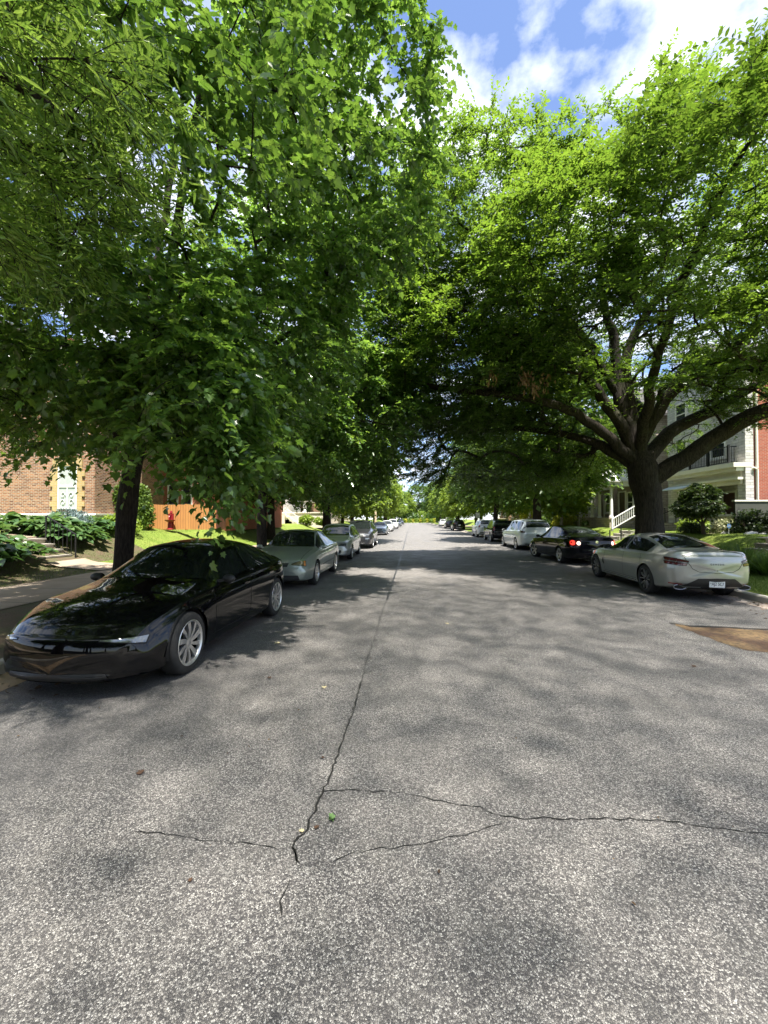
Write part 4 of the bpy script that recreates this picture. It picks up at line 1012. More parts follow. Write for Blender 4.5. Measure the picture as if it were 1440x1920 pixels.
# hostas: three clumps built, then copied over the bank
def hosta_mesh(seed):
    rg = np.random.default_rng(seed); n = 46
    a = rg.random(n)*2*np.pi; q = rg.random(n); el = .25+1.0*(1-q)
    P = np.stack([np.cos(a)*.10*q, np.sin(a)*.10*q, .05+.25*(1-q)+.1*rg.random(n)], 1)
    D = np.stack([np.cos(a)*np.cos(el), np.sin(a)*np.cos(el), np.sin(el)*.8], 1)
    st = P+D*(.12+.2*q[:,None])
    D2 = nrm(D*np.array([1,1,.25])+np.array([0,0,-.18]))
    V, F = leaves(st, D2, nrm(np.array([0,0,1.])+rg.normal(size=(n,3))*.25), .20+.13*rg.random(n), 'hosta')
    o = npmesh('hosta', V, F, M['leaf_hosta'], smooth=True)
    return o
ho = [hosta_mesh(60+i) for i in range(3)]; used = 0
hp = []
for x in np.arange(-11.05, -15.2, -.52):
    for y in np.arange(9.4, 16.8, .55):
        if 11.7 < y < 13.75 and x > -15.0: continue
        if y > 13.5 and x > -11.9 - (y-13.7)*.1: continue
        if y > 14.9 and x < -13.9: continue
        hp.append((x+random.uniform(-.16,.16), y+random.uniform(-.16,.16)))
for i, (x, y) in enumerate(hp):
    o = ho[i % 3] if i < 3 else ho[i % 3].copy()
    if i >= 3: COL.objects.link(o)
    s = random.uniform(.9, 1.45)
    o.location = (x, y, float(terr(x))); o.scale = (s,s,s*random.uniform(.9,1.15)); o.rotation_euler = (random.uniform(-.15,.15), random.uniform(-.05,.25), random.uniform(0,6.28))
    tag(o, 'broad leaved hosta clump massed on the left bank around the shaded steps', 'plant', 'hostas on the left bank')
# ornamental grass clumps at the right edge
def grass_clump(name, label, x, y, n, hh, seed, mat, group):
    rg = np.random.default_rng(seed); a = rg.random(n)*2*np.pi; q = rg.random(n)**.6
    P0 = np.stack([np.cos(a)*.12*q, np.sin(a)*.12*q, np.zeros(n)], 1); D = nrm(np.stack([np.cos(a)*q*.7, np.sin(a)*q*.7, np.ones(n)], 1)+rg.normal(size=(n,3))*.12)
    L = hh*(.55+.6*rg.random(n)); sd_ = nrm(np.cross(D, np.array([0,0,1.])+rg.normal(size=(n,3))*.3)); Vs = []
    for t, wv in ((0,.006),(.45,.008),(.8,.005),(1.,.001)):
        c = P0+D*(L*t)[:,None]+np.stack([np.cos(a), np.sin(a), -np.ones(n)*.9], 1)*(L*t*t*.33*q)[:,None]
        Vs += [c-sd_*wv, c+sd_*wv]
    V = np.stack(Vs, 1).reshape(-1, 3); f = np.array([[0,1,3,2],[2,3,5,4],[4,5,7,6]])
    F = ((np.arange(n)*8)[:,None,None]+f[None]).reshape(-1,4)
    o = npmesh(name, V, [F], M[mat]); o.location = (x, y, float(terr(x))); return tag(o, label, 'plant', group)
gc = None
for i, (x, y) in enumerate([(10.0,13.3),(10.4,12.7),(10.7,13.8),(11.0,13.1),(10.2,14.3),(10.9,14.6),(11.1,12.3),(9.9,12.5),(10.55,12.0),(11.2,14.0),(10.6,15.2),(11.15,15.4)]):
    lab = 'tuft of long bladed dark green grass in the bed beside the right kerb'
    if i < 2: gc = grass_clump('grass_tuft', lab, x, y, 420, .78, 70+i, 'leaf_far2', 'grass tufts beside the right kerb')
    else:
        gc = gc.copy(); COL.objects.link(gc); gc.location = (x, y, float(terr(x))); gc.rotation_euler[2] = i*1.3; gc.scale = (1,1,random.uniform(.8,1.15))
# lawn blades near enough to read
def blades(name, rects, hh, wd, mat, label):
    Ps, L = [], []
    for x0, x1, y0, y1, n in rects:
        x = x0+(x1-x0)*rng.random(n); y = y0+(y1-y0)*rng.random(n); Ps.append(np.stack([x,y,terr(x)], 1))
    P = np.concatenate(Ps); n = len(P); k = np.clip((np.abs(P[:,0])-np.where(P[:,0] < 0, 10.3, 13.0))/2, 0, 1)
    P[:,2] += k*(.05*np.sin(P[:,0]*1.7+P[:,1]*.9)+.04*np.sin(P[:,1]*1.3-P[:,0]*.4))-.012
    D = nrm(rng.normal(size=(n,3))*.45+np.array([0,0,1.])); N = nrm(rng.normal(size=(n,3)))
    V, F = leaves(P, D, N, hh*(.6+.8*rng.random(n)), 'blade', wd)
    return tag(npmesh(name, V, F, M[mat]), label, 'grass', kind='stuff')
M['leaf_grass'] = leaf_mat('grass_blade', [(.05,.10,.015), (.09,.15,.025), (.16,.21,.05)], ((.14,.24,.02), (.22,.32,.04)), .35, .55)
blades('lawn_blades', [(7.55,11.4,7.5,16,42000),(7.55,11.4,16,34,30000),(13.0,15.0,10,30,36000),(15.0,17.3,18,34,14000),(13,17,34,46,16000)], .075, .09, 'leaf_grass', 'short mown green grass on the right verge and bank')
blades('lawn_blades', [(-15,-9.3,13.4,22,30000),(-16,-9.3,22,40,26000),(-11.2,-9.3,7,12,5000)], .075, .09, 'leaf_grass', 'short mown green grass on the left lawn')

# far trees: three built, then copied down both sides
base_t = []
base_t.append(tree('far_tree', 'x', (0,0,0), [(0,0,-.1,.3),(0,0,1.2,.2),(.05,0,2.6,.18)], [[(.05,0,2.4,.12),(1.2,.6,4.5,.08),(2.2,1.2,6.5,.04)],[(.05,0,2.5,.12),(-1.2,-.5,4.6,.08),(-2.,-.9,7.,.04)]],
     [((0,0,5.6),(3.6,3.6,3.2),3),((.4,.3,3.6),(3.4,3.4,1.4),1.2),((0,0,8),(2.2,2.2,1.6),.8)], 'far', .30, 430, 6, 8, .8, M['bark_dark'], M['leaf_far'], seed=31, twig_geo=False))
base_t.append(tree('far_tree', 'x', (0,0,0), [(0,0,-.1,.34),(0,0,1.5,.24),(-.05,.1,3.4,.2)], [[(-.05,.1,3.2,.14),(1.5,.4,6.,.1),(2.4,.8,9.,.05)],[(-.05,.1,3.3,.14),(-1.6,.2,6.2,.1),(-2.4,-.4,9.4,.05)],[(-.05,.1,3.3,.14),(.1,1.5,7.,.1),(.2,2.2,10.,.05)]],
     [((0,0,8.0),(4.6,4.6,4.6),3),((0,.4,4.6),(4.6,4.4,1.6),1.3)], 'far', .34, 520, 6, 8, .95, M['bark_dark'], M['leaf_far2'], seed=32, twig_geo=False))
base_t.append(tree('far_tree', 'x', (0,0,0), [(0,0,-.1,.16),(.02,0,1.2,.12),(.0,0,2.0,.1)], [[(0,0,1.8,.07),(.9,.3,3.2,.05),(1.4,.5,4.4,.02)],[(0,0,1.8,.07),(-.8,-.3,3.2,.05),(-1.4,-.3,4.4,.02)]],
     [((0,0,4.0),(2.3,2.3,2.2),2),((0,0,2.7),(2.2,2.2,.9),.8)], 'far', .24, 260, 6, 8, .6, M['bark_pale'], M['leaf_far'], seed=33, twig_geo=False))
FT = [  # x, y, kind, scale, label
 (-10.2,30.0,1,1.05,'large dark yard tree with a flared trunk beyond the left lawn'),
 (-6.2,30.5,1,1.2,'third left verge tree, dense and mid green, behind the dark SUV'),
 (-6.4,45,0,1.0,'sunlit light green verge tree before the terrace house'),
 (-9.6,58,0,1.15,'bushy light green tree just left of the utility pole'),
 (-6.3,71,0,1.15,'light green verge tree right behind the utility pole'),
 (-9,84,1,1.0,'mid green tree on the far left, after the utility pole'),
 (-6.4,99,0,1.2,'light green tree over the farthest left cars'),
 (-7.5,125,1,1.15,'mid green tree leaning over the far left end of the street'),
 (-7,150,0,1.35,'last bright tree on the left side before the hedge'),
 (13.6,39.4,2,1.1,'slender pale trunked tree on the right lawn beside the golden shrub'),
 (9.6,33,1,1.25,'dense dark verge tree over the white minivan on the right'),
 (9.4,48,1,1.1,'mid green verge tree behind the dark boxy SUV on the right'),
 (13.8,56,2,1.25,'small pale stemmed tree behind the white SUV on the right'),
 (9.5,63,0,1.1,'light green tree near the small white parking sign'),
 (12,74,1,1.05,'dark trunked tree on the right before the brown brick house'),
 (9.4,86,0,1.05,'rounded bright green tree over the far black SUV'),
 (11,104,1,1.1,'mid green tree on the right beyond the white pickup'),
 (9.5,124,0,1.25,'light green tree near the far right end of the street'),
 (10,150,1,1.25,'mid green tree last on the right before the hedge'),
 (-4,196,0,1.5,'bright tree behind the left part of the hedge'),
 (4,206,1,1.5,'hazy mid green tree rising behind the middle of the hedge'),
 (13,198,0,1.4,'bright tree behind the right part of the hedge'),
 (22,210,1,1.6,'tall tree beyond the far right corner of the street'),
 (-15,205,1,1.6,'tall tree beyond the far left corner of the street'),
 (-22,40,1,1.2,'tall tree behind the red house on the left'),
 (-21,66,1,1.25,'tall tree between the terrace house and the next on the left'),
 (30,46,1,1.3,'tall tree showing above the right row of roofs'),
 (-26,95,1,1.3,'tall tree among the farthest left houses'),
 (27,78,1,1.3,'tall tree behind the farthest right houses'),
 (-6.4,-11,1,1.3,'first verge tree behind the viewer on the left side'),
 (-7.2,-22,1,1.5,'second verge tree behind the viewer on the left side'),
 (9.8,-17,1,1.4,'verge tree farther behind the viewer on the right side'),
 (2,-42,1,2.0,'tall tree closing the street far behind the viewer'),
 (-14,-36,1,1.8,'tall tree on the left far behind the viewer'),
 (16,-34,1,1.8,'tall tree on the right far behind the viewer'),
 (-17,-8,1,1.4,'yard tree on the left behind the viewer'),
]
for i, (x, y, k, s, lab) in enumerate(FT):
    first = [j for j, q in enumerate(FT) if q[2] == k][0] == i
    o = base_t[k] if first else copy_tree(base_t[k])
    o.location = (x, y, float(terr(x)) if y < 172 else 0); o.scale = (s,s,s); o.rotation_euler[2] = i*2.1
    tag(o, lab, 'tree', 'trees lining the far street')
for i in range(14):
    x = -3.6+i*1.05; s = 190+i
    shrub('hedge_bush', ['yellow green hedge bush','olive green hedge bush'][i % 2]+' in the row closing the end of the street', (x,188.5,.95), (.62,.6,.95), 260, .3, ['leaf_lime','leaf_yel','leaf_far'][i % 3], seed=s, clump=20, stems=1, group='hedge closing the street')
for i, (x, y, h_) in enumerate([(-15,192,3.2),(-9.5,194,2.6),(-4.5,195,2.9),(.5,194,2.3),(5,196,2.8),(9.5,194,2.4),(14,193,3.0),(19,192,3.2)]):
    shrub('tall_shrub', 'dense tall shrub behind the hedge, '+['first','second','third','fourth','fifth','sixth','seventh','eighth'][i]+' from the left', (x,y,h_), (3.1,2.2,h_), 620, .75, ['leaf_far2','leaf_far','leaf_far2'][i%3], seed=230+i, clump=30, stems=2, group='shrubs behind the hedge')
# fallen leaves on the asphalt
M['leaf_fallen_g'] = simple('fallen_green_leaf', (.13,.24,.07), .7); M['leaf_fallen_b'] = simple('fallen_brown_leaf', (.075,.040,.022), .8); M['leaf_fallen_y'] = simple('fallen_pale_leaf', (.55,.48,.28), .6)
for i, (x, y, m, s, lab) in enumerate([(-.468,2.465,'g',.04,'crumpled bright green leaf lying by the crack in the road'),(-.541,2.396,'b',.032,'curled brown leaf beside the bright green one'),(-.655,3.09,'b',.026,'tiny reddish leaf by the long crack'),
    (-1.075,2.011,'b',.024,'reddish scrap of leaf in the left foreground'),(-1.872,2.828,'b',.055,'dark flattened leaf on the left foreground asphalt'),(-1.893,5.86,'y',.09,'pale fallen leaf on the road beside the black sedan'),(-.911,4.365,'y',.06,'pale leaf left of the long crack'),
    (.586,7.142,'y',.07,'pale leaf right of the long crack, farther off'),(3.346,5.28,'b',.06,'small dark leaf near the brown worn patch'),(-.621,2.362,'y',.03,'yellowish leaf scrap by the curled brown leaf'),(-1.57,4.587,'b',.05,'thin dark twig like leaf left of the road middle')]):
    g = MB(); rr_ = random.Random(i); n = 3 if m == 'g' else 1
    for k in range(n):
        T = TPL['maple'][0]; a = rr_.random()*6.28
        vs = [(x+s*((p[0]-.4)*math.cos(a)-p[1]*math.sin(a)), y+s*((p[0]-.4)*math.sin(a)+p[1]*math.cos(a)), .007+k*.006+s*abs(p[1])*.28+s*.15*p[0]*(k+.3)) for p in T]
        g.add(vs, [(0,1,2,3,4,5,6),(6,11,10,9,8,7,0)])
    tag(g.build('fallen_leaf', M['leaf_fallen_'+m], fix=False), lab, 'leaf', 'fallen leaves on the road')

# leaf litter and grit lying in both gutters: nobody could count it
def litter(name, label, x0, x1, y0, y1, n, size, mat, side):
    q = rng.random(n)**2.2; x = x0+(x1-x0)*q if side > 0 else x1-(x1-x0)*q; y = y0+(y1-y0)*rng.random(n)
    P = np.stack([x, y, .008+.012*rng.random(n)], 1); a = rng.random(n)*6.28
    D = np.stack([np.cos(a), np.sin(a), .12*rng.normal(size=n)], 1); N = nrm(rng.normal(size=(n,3))*.25+np.array([0,0,1.]))
    V, F = leaves(P, D, N, size*(.4+.9*rng.random(n)), 'elm'); V[:,2] = np.maximum(V[:,2], .0055)
    return tag(npmesh(name, V, F, M[mat]), label, 'litter', kind='stuff')
M['litter'] = leaf_mat('dry_litter', [(.05,.03,.018), (.11,.065,.03), (.20,.13,.06)], ((.1,.06,.03), (.15,.1,.05)), .15, .8)
litter('leaf_litter', 'dry brown leaf litter gathered along the left gutter', KL+.01, KL+1.1, 2.5, 30, 1700, .06, 'litter', 1)
litter('leaf_litter', 'dry brown leaf litter gathered along the right gutter', KR-1.3, KR-.01, 5, 34, 1900, .06, 'litter', -1)
litter('grit', 'tiny twigs and seed scraps scattered over the asphalt', -3.2, 6.5, 2.0, 22, 420, .022, 'litter', 1)
# ------------------------------------------------------------------ parked cars
def paint(name, col, flake=0., rough=.28, dirt=.0):
    m = NT(name); p = m.obj()
    c = m.mix(m.ramp(m.noise(5, p, 6, .65), [(.45, 0.), (.8, dirt)]), col, (.20,.18,.15))
    m.b.inputs['Specular IOR Level'].default_value = .5 if flake else .0
    m.set(Base_Color=c, Metallic=flake, Roughness=rough, Coat_Weight=1.0, Coat_Roughness=.035)
    m.b.inputs['Coat IOR'].default_value = 1.45
    return m.m
P_ = {'black': paint('black_paint', (.003,.003,.004), 0, .3, .0), 'silvergreen': paint('pale_green_metallic', (.33,.37,.33), .55, .34, .25),
 'champagne': paint('champagne_metallic', (.365,.375,.36), .5, .34, .08), 'silver': paint('silver_metallic', (.48,.49,.46), .55, .34, .12),
 'darkgrey': paint('dark_grey_metallic', (.035,.037,.042), .4, .3, .08), 'blackcar': paint('black_pearl_paint', (.005,.005,.008), 0, .25, .01),
 'whiteblue': paint('pale_silver_paint', (.60,.64,.63), .25, .33, .06), 'whitecar': paint('white_car_paint', (.76,.77,.77), 0, .35, .05), 'bluegrey': paint('blue_grey_paint', (.18,.23,.30), .4, .32, .08), 'darkblue': paint('dark_blue_paint', (.02,.025,.045), .2, .3, .08)}
M['tyre'] = simple('tyre_rubber', (.018,.018,.018), .8, var=.3, scale=14)
M['rim'] = simple('alloy_rim', (.62,.62,.62), .3, .85, var=.08)
M['rimdark'] = simple('dark_rim', (.05,.05,.055), .35, .7, var=.2)
M['hub'] = simple('brake_dark', (.02,.02,.02), .6, .3)
M['chrome'] = simple('chrome_trim', (.75,.75,.75), .12, 1., var=.03)
M['steel'] = simple('exhaust_steel', (.30,.30,.31), .25, 1., var=.1)
M['plastic'] = simple('black_plastic', (.02,.02,.021), .55, var=.2)
M['gap'] = simple('panel_gap', (.004,.004,.004), .8)
M['lens'] = simple('clear_lens', (.20,.21,.21), .06, .5, var=.35, scale=22, coat=1)
M['lensyel'] = simple('yellowed_lens', (.20,.17,.09), .15, .3, var=.35, scale=16, coat=.5)
M['amber'] = simple('amber_lens', (.65,.22,.05), .2, coat=1)
M['redlens'] = simple('red_lens', (.22,.010,.012), .12, var=.35, scale=18, coat=1)
M['redlens_dk'] = simple('smoked_red_lens', (.07,.008,.010), .1, var=.35, scale=18, coat=1)
M['carglass'] = simple('car_glass', (.010,.013,.012), .02, var=.2, spec=.55)
M['plate'] = simple('plate_white', (.72,.74,.76), .4, var=.06, scale=12)
M['ink'] = simple('plate_ink', (.03,.04,.07), .5)
def lit(name, col, s):
    m = NT(name); m.set(Base_Color=(*col,1), Roughness=.15, Emission_Color=(*col,1), Emission_Strength=s); return m.m
M['flashred'] = lit('flash_lit_red_lens', (.9,.04,.025), .8); M['flashwhite'] = lit('flash_lit_white_lens', (1.,.78,.62), 1.1)  # emission stands in for flash light bounced off the lenses

def pchip(x, y):
    x = np.asarray(x, float); y = np.asarray(y, float); h = np.diff(x); d = np.diff(y)/h; m = np.zeros(len(x))
    for i in range(1, len(x)-1):
        if d[i-1]*d[i] > 0:
            w1, w2 = 2*h[i]+h[i-1], h[i]+2*h[i-1]; m[i] = (w1+w2)/(w1/d[i-1]+w2/d[i])
    m[0], m[-1] = d[0], d[-1]
    def f(q):
        q = np.clip(q, x[0], x[-1]); i = np.clip(np.searchsorted(x, q)-1, 0, len(x)-2); t = (q-x[i])/h[i]
        return (2*t**3-3*t**2+1)*y[i]+(t**3-2*t**2+t)*h[i]*m[i]+(-2*t**3+3*t**2)*y[i+1]+(t**3-t**2)*h[i]*m[i+1]
    return f
# columns: y, top centre z, roof/hood edge z, its half width, shoulder z, its half width, widest half width, underside z
SPEC = {
'fastback': dict(wb=2.875, r=.345, rows=[(-2.44,.93,.91,.50,.88,.62,.72,.40),(-2.38,1.04,1.0,.56,.93,.72,.80,.30),(-2.2,1.075,1.035,.60,.96,.80,.875,.24),(-2.,1.10,1.06,.60,.965,.84,.91,.22),(-1.6,1.235,1.175,.56,.96,.87,.925,.2),
  (-1.1,1.375,1.295,.56,.945,.875,.925,.18),(-.5,1.44,1.37,.575,.925,.875,.92,.17),(0,1.41,1.335,.585,.905,.872,.918,.17),(.45,1.24,1.14,.63,.89,.868,.918,.17),(.85,1.03,.965,.70,.875,.865,.92,.17),(1.1,.965,.91,.72,.86,.86,.925,.17),
  (1.5,.895,.855,.70,.825,.85,.925,.17),(1.9,.80,.775,.66,.75,.80,.90,.17),(2.15,.70,.685,.60,.66,.74,.85,.17),(2.26,.61,.60,.55,.575,.70,.80,.19)],
  ws=(.95,.72,.02,.53), rw=(-1.0,.50,-2.0,.53), sg=[(.70,-.22),(-.30,-1.32),(-1.36,-1.62)], doors=(.85,-.26,-1.15), mir=.62, bow=.34),
'sport': dict(wb=2.835, r=.34, rows=[(-2.45,.98,.965,.60,.92,.70,.78,.36),(-2.38,1.07,1.05,.66,.96,.76,.84,.28),(-2.1,1.075,1.045,.66,.975,.82,.90,.24),(-1.75,1.11,1.07,.63,.97,.86,.92,.21),(-1.3,1.27,1.20,.565,.955,.865,.925,.19),
  (-.8,1.385,1.31,.55,.94,.865,.92,.18),(-.3,1.405,1.335,.56,.925,.865,.918,.18),(.1,1.37,1.29,.575,.915,.862,.915,.18),(.5,1.20,1.10,.62,.905,.86,.915,.18),(.85,1.02,.965,.70,.895,.86,.92,.18),(1.1,.97,.93,.70,.885,.855,.92,.18),
  (1.5,.93,.90,.68,.85,.84,.92,.18),(1.9,.86,.84,.64,.79,.79,.90,.18),(2.1,.78,.765,.60,.72,.74,.86,.19),(2.2,.70,.69,.56,.65,.70,.82,.2)],
  ws=(.93,.70,.10,.52), rw=(-.86,.49,-1.78,.56), sg=[(.66,-.28),(-.36,-1.38)], doors=(.82,-.32,-1.2), mir=.60, bow=.22),
'sedan': dict(wb=2.74, r=.325, rows=[(-2.46,.95,.935,.58,.88,.68,.78,.36),(-2.38,1.04,1.02,.64,.94,.76,.85,.28),(-2.,1.08,1.05,.68,.97,.83,.90,.22),(-1.7,1.11,1.075,.66,.965,.85,.905,.2),(-1.2,1.31,1.25,.57,.95,.86,.91,.19),
  (-.7,1.42,1.365,.55,.935,.86,.91,.18),(-.1,1.445,1.395,.56,.92,.86,.908,.18),(.25,1.40,1.33,.575,.91,.86,.908,.18),(.7,1.17,1.08,.64,.90,.855,.908,.18),(1.0,1.02,.965,.70,.89,.85,.908,.18),(1.3,.96,.92,.70,.87,.85,.908,.18),
  (1.7,.89,.86,.66,.83,.82,.90,.18),(2.05,.80,.785,.62,.75,.77,.87,.19),(2.25,.72,.71,.58,.68,.72,.83,.2),(2.33,.64,.63,.55,.61,.69,.80,.22)],
  ws=(1.1,.70,.25,.53), rw=(-.72,.5,-1.72,.58), sg=[(.82,-.14),(-.22,-1.22)], doors=(.98,-.18,-1.1), mir=.74, bow=.2),
'hatch': dict(wb=2.6, r=.32, rows=[(-2.16,.98,.97,.58,.9,.68,.76,.36),(-2.12,1.12,1.10,.60,.95,.74,.82,.30),(-1.95,1.34,1.29,.57,.98,.80,.87,.25),(-1.75,1.47,1.41,.56,.98,.83,.88,.22),(-1.3,1.53,1.47,.57,.97,.845,.885,.2),(-.5,1.55,1.49,.58,.95,.85,.885,.19),
  (0,1.54,1.475,.59,.935,.85,.885,.19),(.3,1.47,1.39,.6,.93,.85,.885,.19),(.75,1.22,1.13,.65,.92,.845,.885,.19),(1.1,1.03,.985,.70,.91,.84,.885,.19),(1.4,.97,.93,.68,.88,.835,.885,.19),(1.8,.88,.855,.63,.81,.79,.86,.2),(2.08,.78,.77,.58,.72,.72,.81,.2),(2.18,.68,.67,.55,.63,.68,.77,.22)],
  ws=(1.14,.69,.28,.54), rw=(-1.75,.52,-2.1,.6), sg=[(.85,-.06),(-.14,-.98),(-1.06,-1.72)], doors=(1.0,-.1,-1.0), mir=.78, bow=.2),
'suv': dict(wb=2.70, r=.365, rows=[(-2.41,1.05,1.04,.60,.95,.72,.80,.40),(-2.36,1.22,1.19,.63,1.02,.78,.87,.34),(-2.15,1.50,1.44,.60,1.08,.85,.92,.28),(-1.9,1.62,1.56,.59,1.08,.87,.93,.26),(-1.3,1.675,1.61,.60,1.07,.885,.94,.24),(-.5,1.69,1.63,.61,1.05,.89,.94,.23),
  (0,1.68,1.61,.62,1.04,.89,.94,.23),(.3,1.60,1.52,.63,1.03,.89,.94,.23),(.8,1.33,1.24,.69,1.02,.885,.94,.23),(1.1,1.17,1.12,.74,1.01,.88,.94,.23),(1.4,1.11,1.075,.74,1.,.87,.94,.23),(1.85,1.03,1.,.68,.93,.83,.92,.24),(2.15,.92,.90,.64,.84,.78,.87,.25),(2.27,.80,.79,.60,.74,.74,.83,.27)],
  ws=(1.14,.73,.28,.57), rw=(-1.92,.54,-2.33,.64), sg=[(.88,-.06),(-.14,-1.02),(-1.1,-1.9)], doors=(1.02,-.1,-1.05), mir=.8, bow=.2),
'boxsuv': dict(wb=2.62, r=.36, rows=[(-2.22,1.02,1.01,.66,.95,.76,.82,.42),(-2.19,1.3,1.27,.66,1.03,.80,.87,.36),(-2.1,1.55,1.49,.63,1.06,.85,.89,.3),(-2.,1.64,1.58,.62,1.06,.86,.90,.28),(-1.3,1.70,1.64,.62,1.05,.87,.905,.25),(-.4,1.72,1.66,.63,1.04,.87,.905,.24),
  (.1,1.70,1.63,.635,1.03,.87,.905,.24),(.4,1.6,1.52,.64,1.03,.87,.905,.24),(.8,1.33,1.25,.69,1.02,.865,.905,.24),(1.05,1.15,1.11,.74,1.01,.86,.905,.24),(1.4,1.09,1.06,.74,1.,.855,.905,.24),(1.85,1.03,1.005,.70,.95,.83,.89,.25),(2.1,.95,.93,.66,.88,.79,.86,.26),(2.18,.82,.81,.62,.76,.75,.83,.28)],
  ws=(1.06,.73,.38,.57), rw=(-2.02,.60,-2.19,.68), sg=[(.84,-.06),(-.14,-.98),(-1.06,-1.9)], doors=(1.0,-.1,-1.02), mir=.78, bow=.1),
'van': dict(wb=3.09, r=.355, rows=[(-2.665,1.,.99,.62,.92,.74,.82,.38),(-2.6,1.3,1.26,.66,1.,.82,.90,.32),(-2.4,1.58,1.52,.62,1.05,.88,.96,.27),(-2.2,1.68,1.62,.61,1.06,.9,.985,.24),(-1.5,1.74,1.68,.62,1.05,.93,1.,.2),(-.5,1.75,1.69,.63,1.03,.94,1.,.19),
  (.3,1.72,1.65,.65,1.01,.94,1.,.19),(.7,1.60,1.51,.67,1.,.94,1.,.19),(1.2,1.3,1.21,.73,.99,.93,1.,.19),(1.6,1.10,1.05,.78,.97,.92,1.,.19),(1.9,1.02,.985,.76,.94,.90,.99,.2),(2.2,.92,.9,.7,.86,.83,.94,.2),(2.42,.80,.79,.64,.75,.77,.87,.21),(2.5,.70,.69,.6,.65,.73,.83,.23)],
  ws=(1.62,.77,.66,.6), rw=(-2.28,.58,-2.6,.76), sg=[(1.3,.3),(.2,-.95),(-1.03,-2.22)], doors=(1.45,.25,-1.0), mir=1.2, bow=.22),
}
class Body:
    def __init__(s, spec, ny=170, sub=8):
        rows = np.array(spec['rows']); s.sp = spec; s.rows = rows; y = rows[:,0]
        s.F = [pchip(y, rows[:,i]) for i in range(1, 8)]; s.y0, s.y1 = y[0], y[-1]; s.bow = spec['bow']; s.sub = sub
        ys = np.linspace(s.y0, s.y1, ny); k = .075
        st = [(yy, 1., 0) for yy in ys]
        th = [.35,.6,.78,.9,.97,1.]
        front = [(s.y1+k*t, (1-t**2.6)**(1/2.6) if t < 1 else .02, 0) for t in th]; rear = [(s.y0-k*t, (1-t**2.6)**(1/2.6) if t < 1 else .02, 0) for t in th][::-1]
        S = []
        for yy, sc, _ in rear+st+front:
            q = s.half(yy); fk = .5 if yy < 0 else .2; zc = s.F[6](yy)+(s.F[0](yy)-s.F[6](yy))*fk
            x = q[:,0]*(sc if sc < .1 else .55+.45*sc) ; z = zc+(q[:,1]-zc)*sc
            full = np.concatenate([np.stack([x, np.full(len(x), yy), z], 1), np.stack([-x, np.full(len(x), yy), z], 1)[-2:0:-1]])
            full[:,1] -= s.plan(full[:,0], yy)
            S.append(full)
        S = np.array(S); s.n, s.k = S.shape[:2]
        V = S.reshape(-1, 3); I, J = np.meshgrid(np.arange(s.n-1), np.arange(s.k), indexing='ij'); Q = (J+1) % s.k
        Fc = np.stack([I*s.k+J, I*s.k+Q, (I+1)*s.k+Q, (I+1)*s.k+J], -1).reshape(-1, 4)
        s.V, s.Fc = V, Fc
        s.bvh = BVHTree.FromPolygons([tuple(v) for v in V], [tuple(int(i) for i in f) for f in Fc])
    def plan(s, x, y):
        t = np.clip((np.abs(y-(s.y0+s.y1)/2)/((s.y1-s.y0)/2)-.55)/.45, 0, 1); t = t*t*(3-2*t)
        return np.sign(y-(s.y0+s.y1)/2)*s.bow*t*(np.abs(x)/.9)**2.3
    def ctrl(s, y):
        zt, zr, wr, zs, ws, hw, zb = [float(f(y)) for f in s.F]
        zm = zb+.58*(zs-zb); A = np.array
        def tow(a, b, d): v = b-a; L = np.linalg.norm(v)+1e-9; return a+v/L*min(d, L*.42)
        a0, a1, a2, a3, a4, a5, a6, a7 = A([0,zb]), A([hw-.16,zb]), A([hw-.035,zb+.09]), A([hw,zm]), A([ws,zs]), A([wr,zr]), A([wr*.55,zr+.82*(zt-zr)]), A([0,zt])
        return [a0, A([hw*.5,zb]), a1, A([hw-.055,zb+.02]), a2, a2*.5+a3*.5+A([.004,0]), a3, a3*.45+a4*.55+A([.012,0]), tow(a4,a3,.06), a4, tow(a4,a5,.035), tow(a5,a4,.05), a5, tow(a5,a6,.06), a6, A([wr*.2,zr+.985*(zt-zr)]), a7], (a4, a5)
    def half(s, y):
        P, _ = s.ctrl(y); P = np.array(P); mids = (P[:-1]+P[1:])/2; out = [P[0]]
        for i in range(1, len(P)-1):
            a, b, c = mids[i-1], P[i], mids[i]
            for t in np.arange(s.sub)/s.sub: out.append((1-t)**2*a+2*t*(1-t)*b+t*t*c)
        out += [mids[-1], P[-1]]; return np.array(out)
    def cast(s, p, d, off=.004):
        d = Vector(d).normalized(); p = Vector(p)
        h, nn, _, _ = s.bvh.ray_cast(p-d*2.5, d)
        if h is None: h, nn, _, _ = s.bvh.find_nearest(p)
        if nn.dot(d) > 0: nn = -nn
        return h+nn*off, nn
    def patch(s, g, low, up, d, off=.004, n=14, m=6, mi=0, thick=0):
        def res(L, k):
            L = np.array(L, float); t = np.concatenate([[0], np.cumsum(np.linalg.norm(np.diff(L, axis=0), axis=1))]); t /= t[-1]
            q = np.linspace(0, 1, k); return np.stack([np.interp(q, t, L[:,i]) for i in range(3)], 1)
        A, B = res(low, n), res(up, n); b = len(g.v)
        for j in range(m):
            for i in range(n):
                p = A[i]+(B[i]-A[i])*j/(m-1); h, _ = s.cast(p, d, off); g.v.append(tuple(h))
        for j in range(m-1):
            for i in range(n-1): g.f.append([b+j*n+i, b+j*n+i+1, b+(j+1)*n+i+1, b+(j+1)*n+i]); g.m.append(mi)
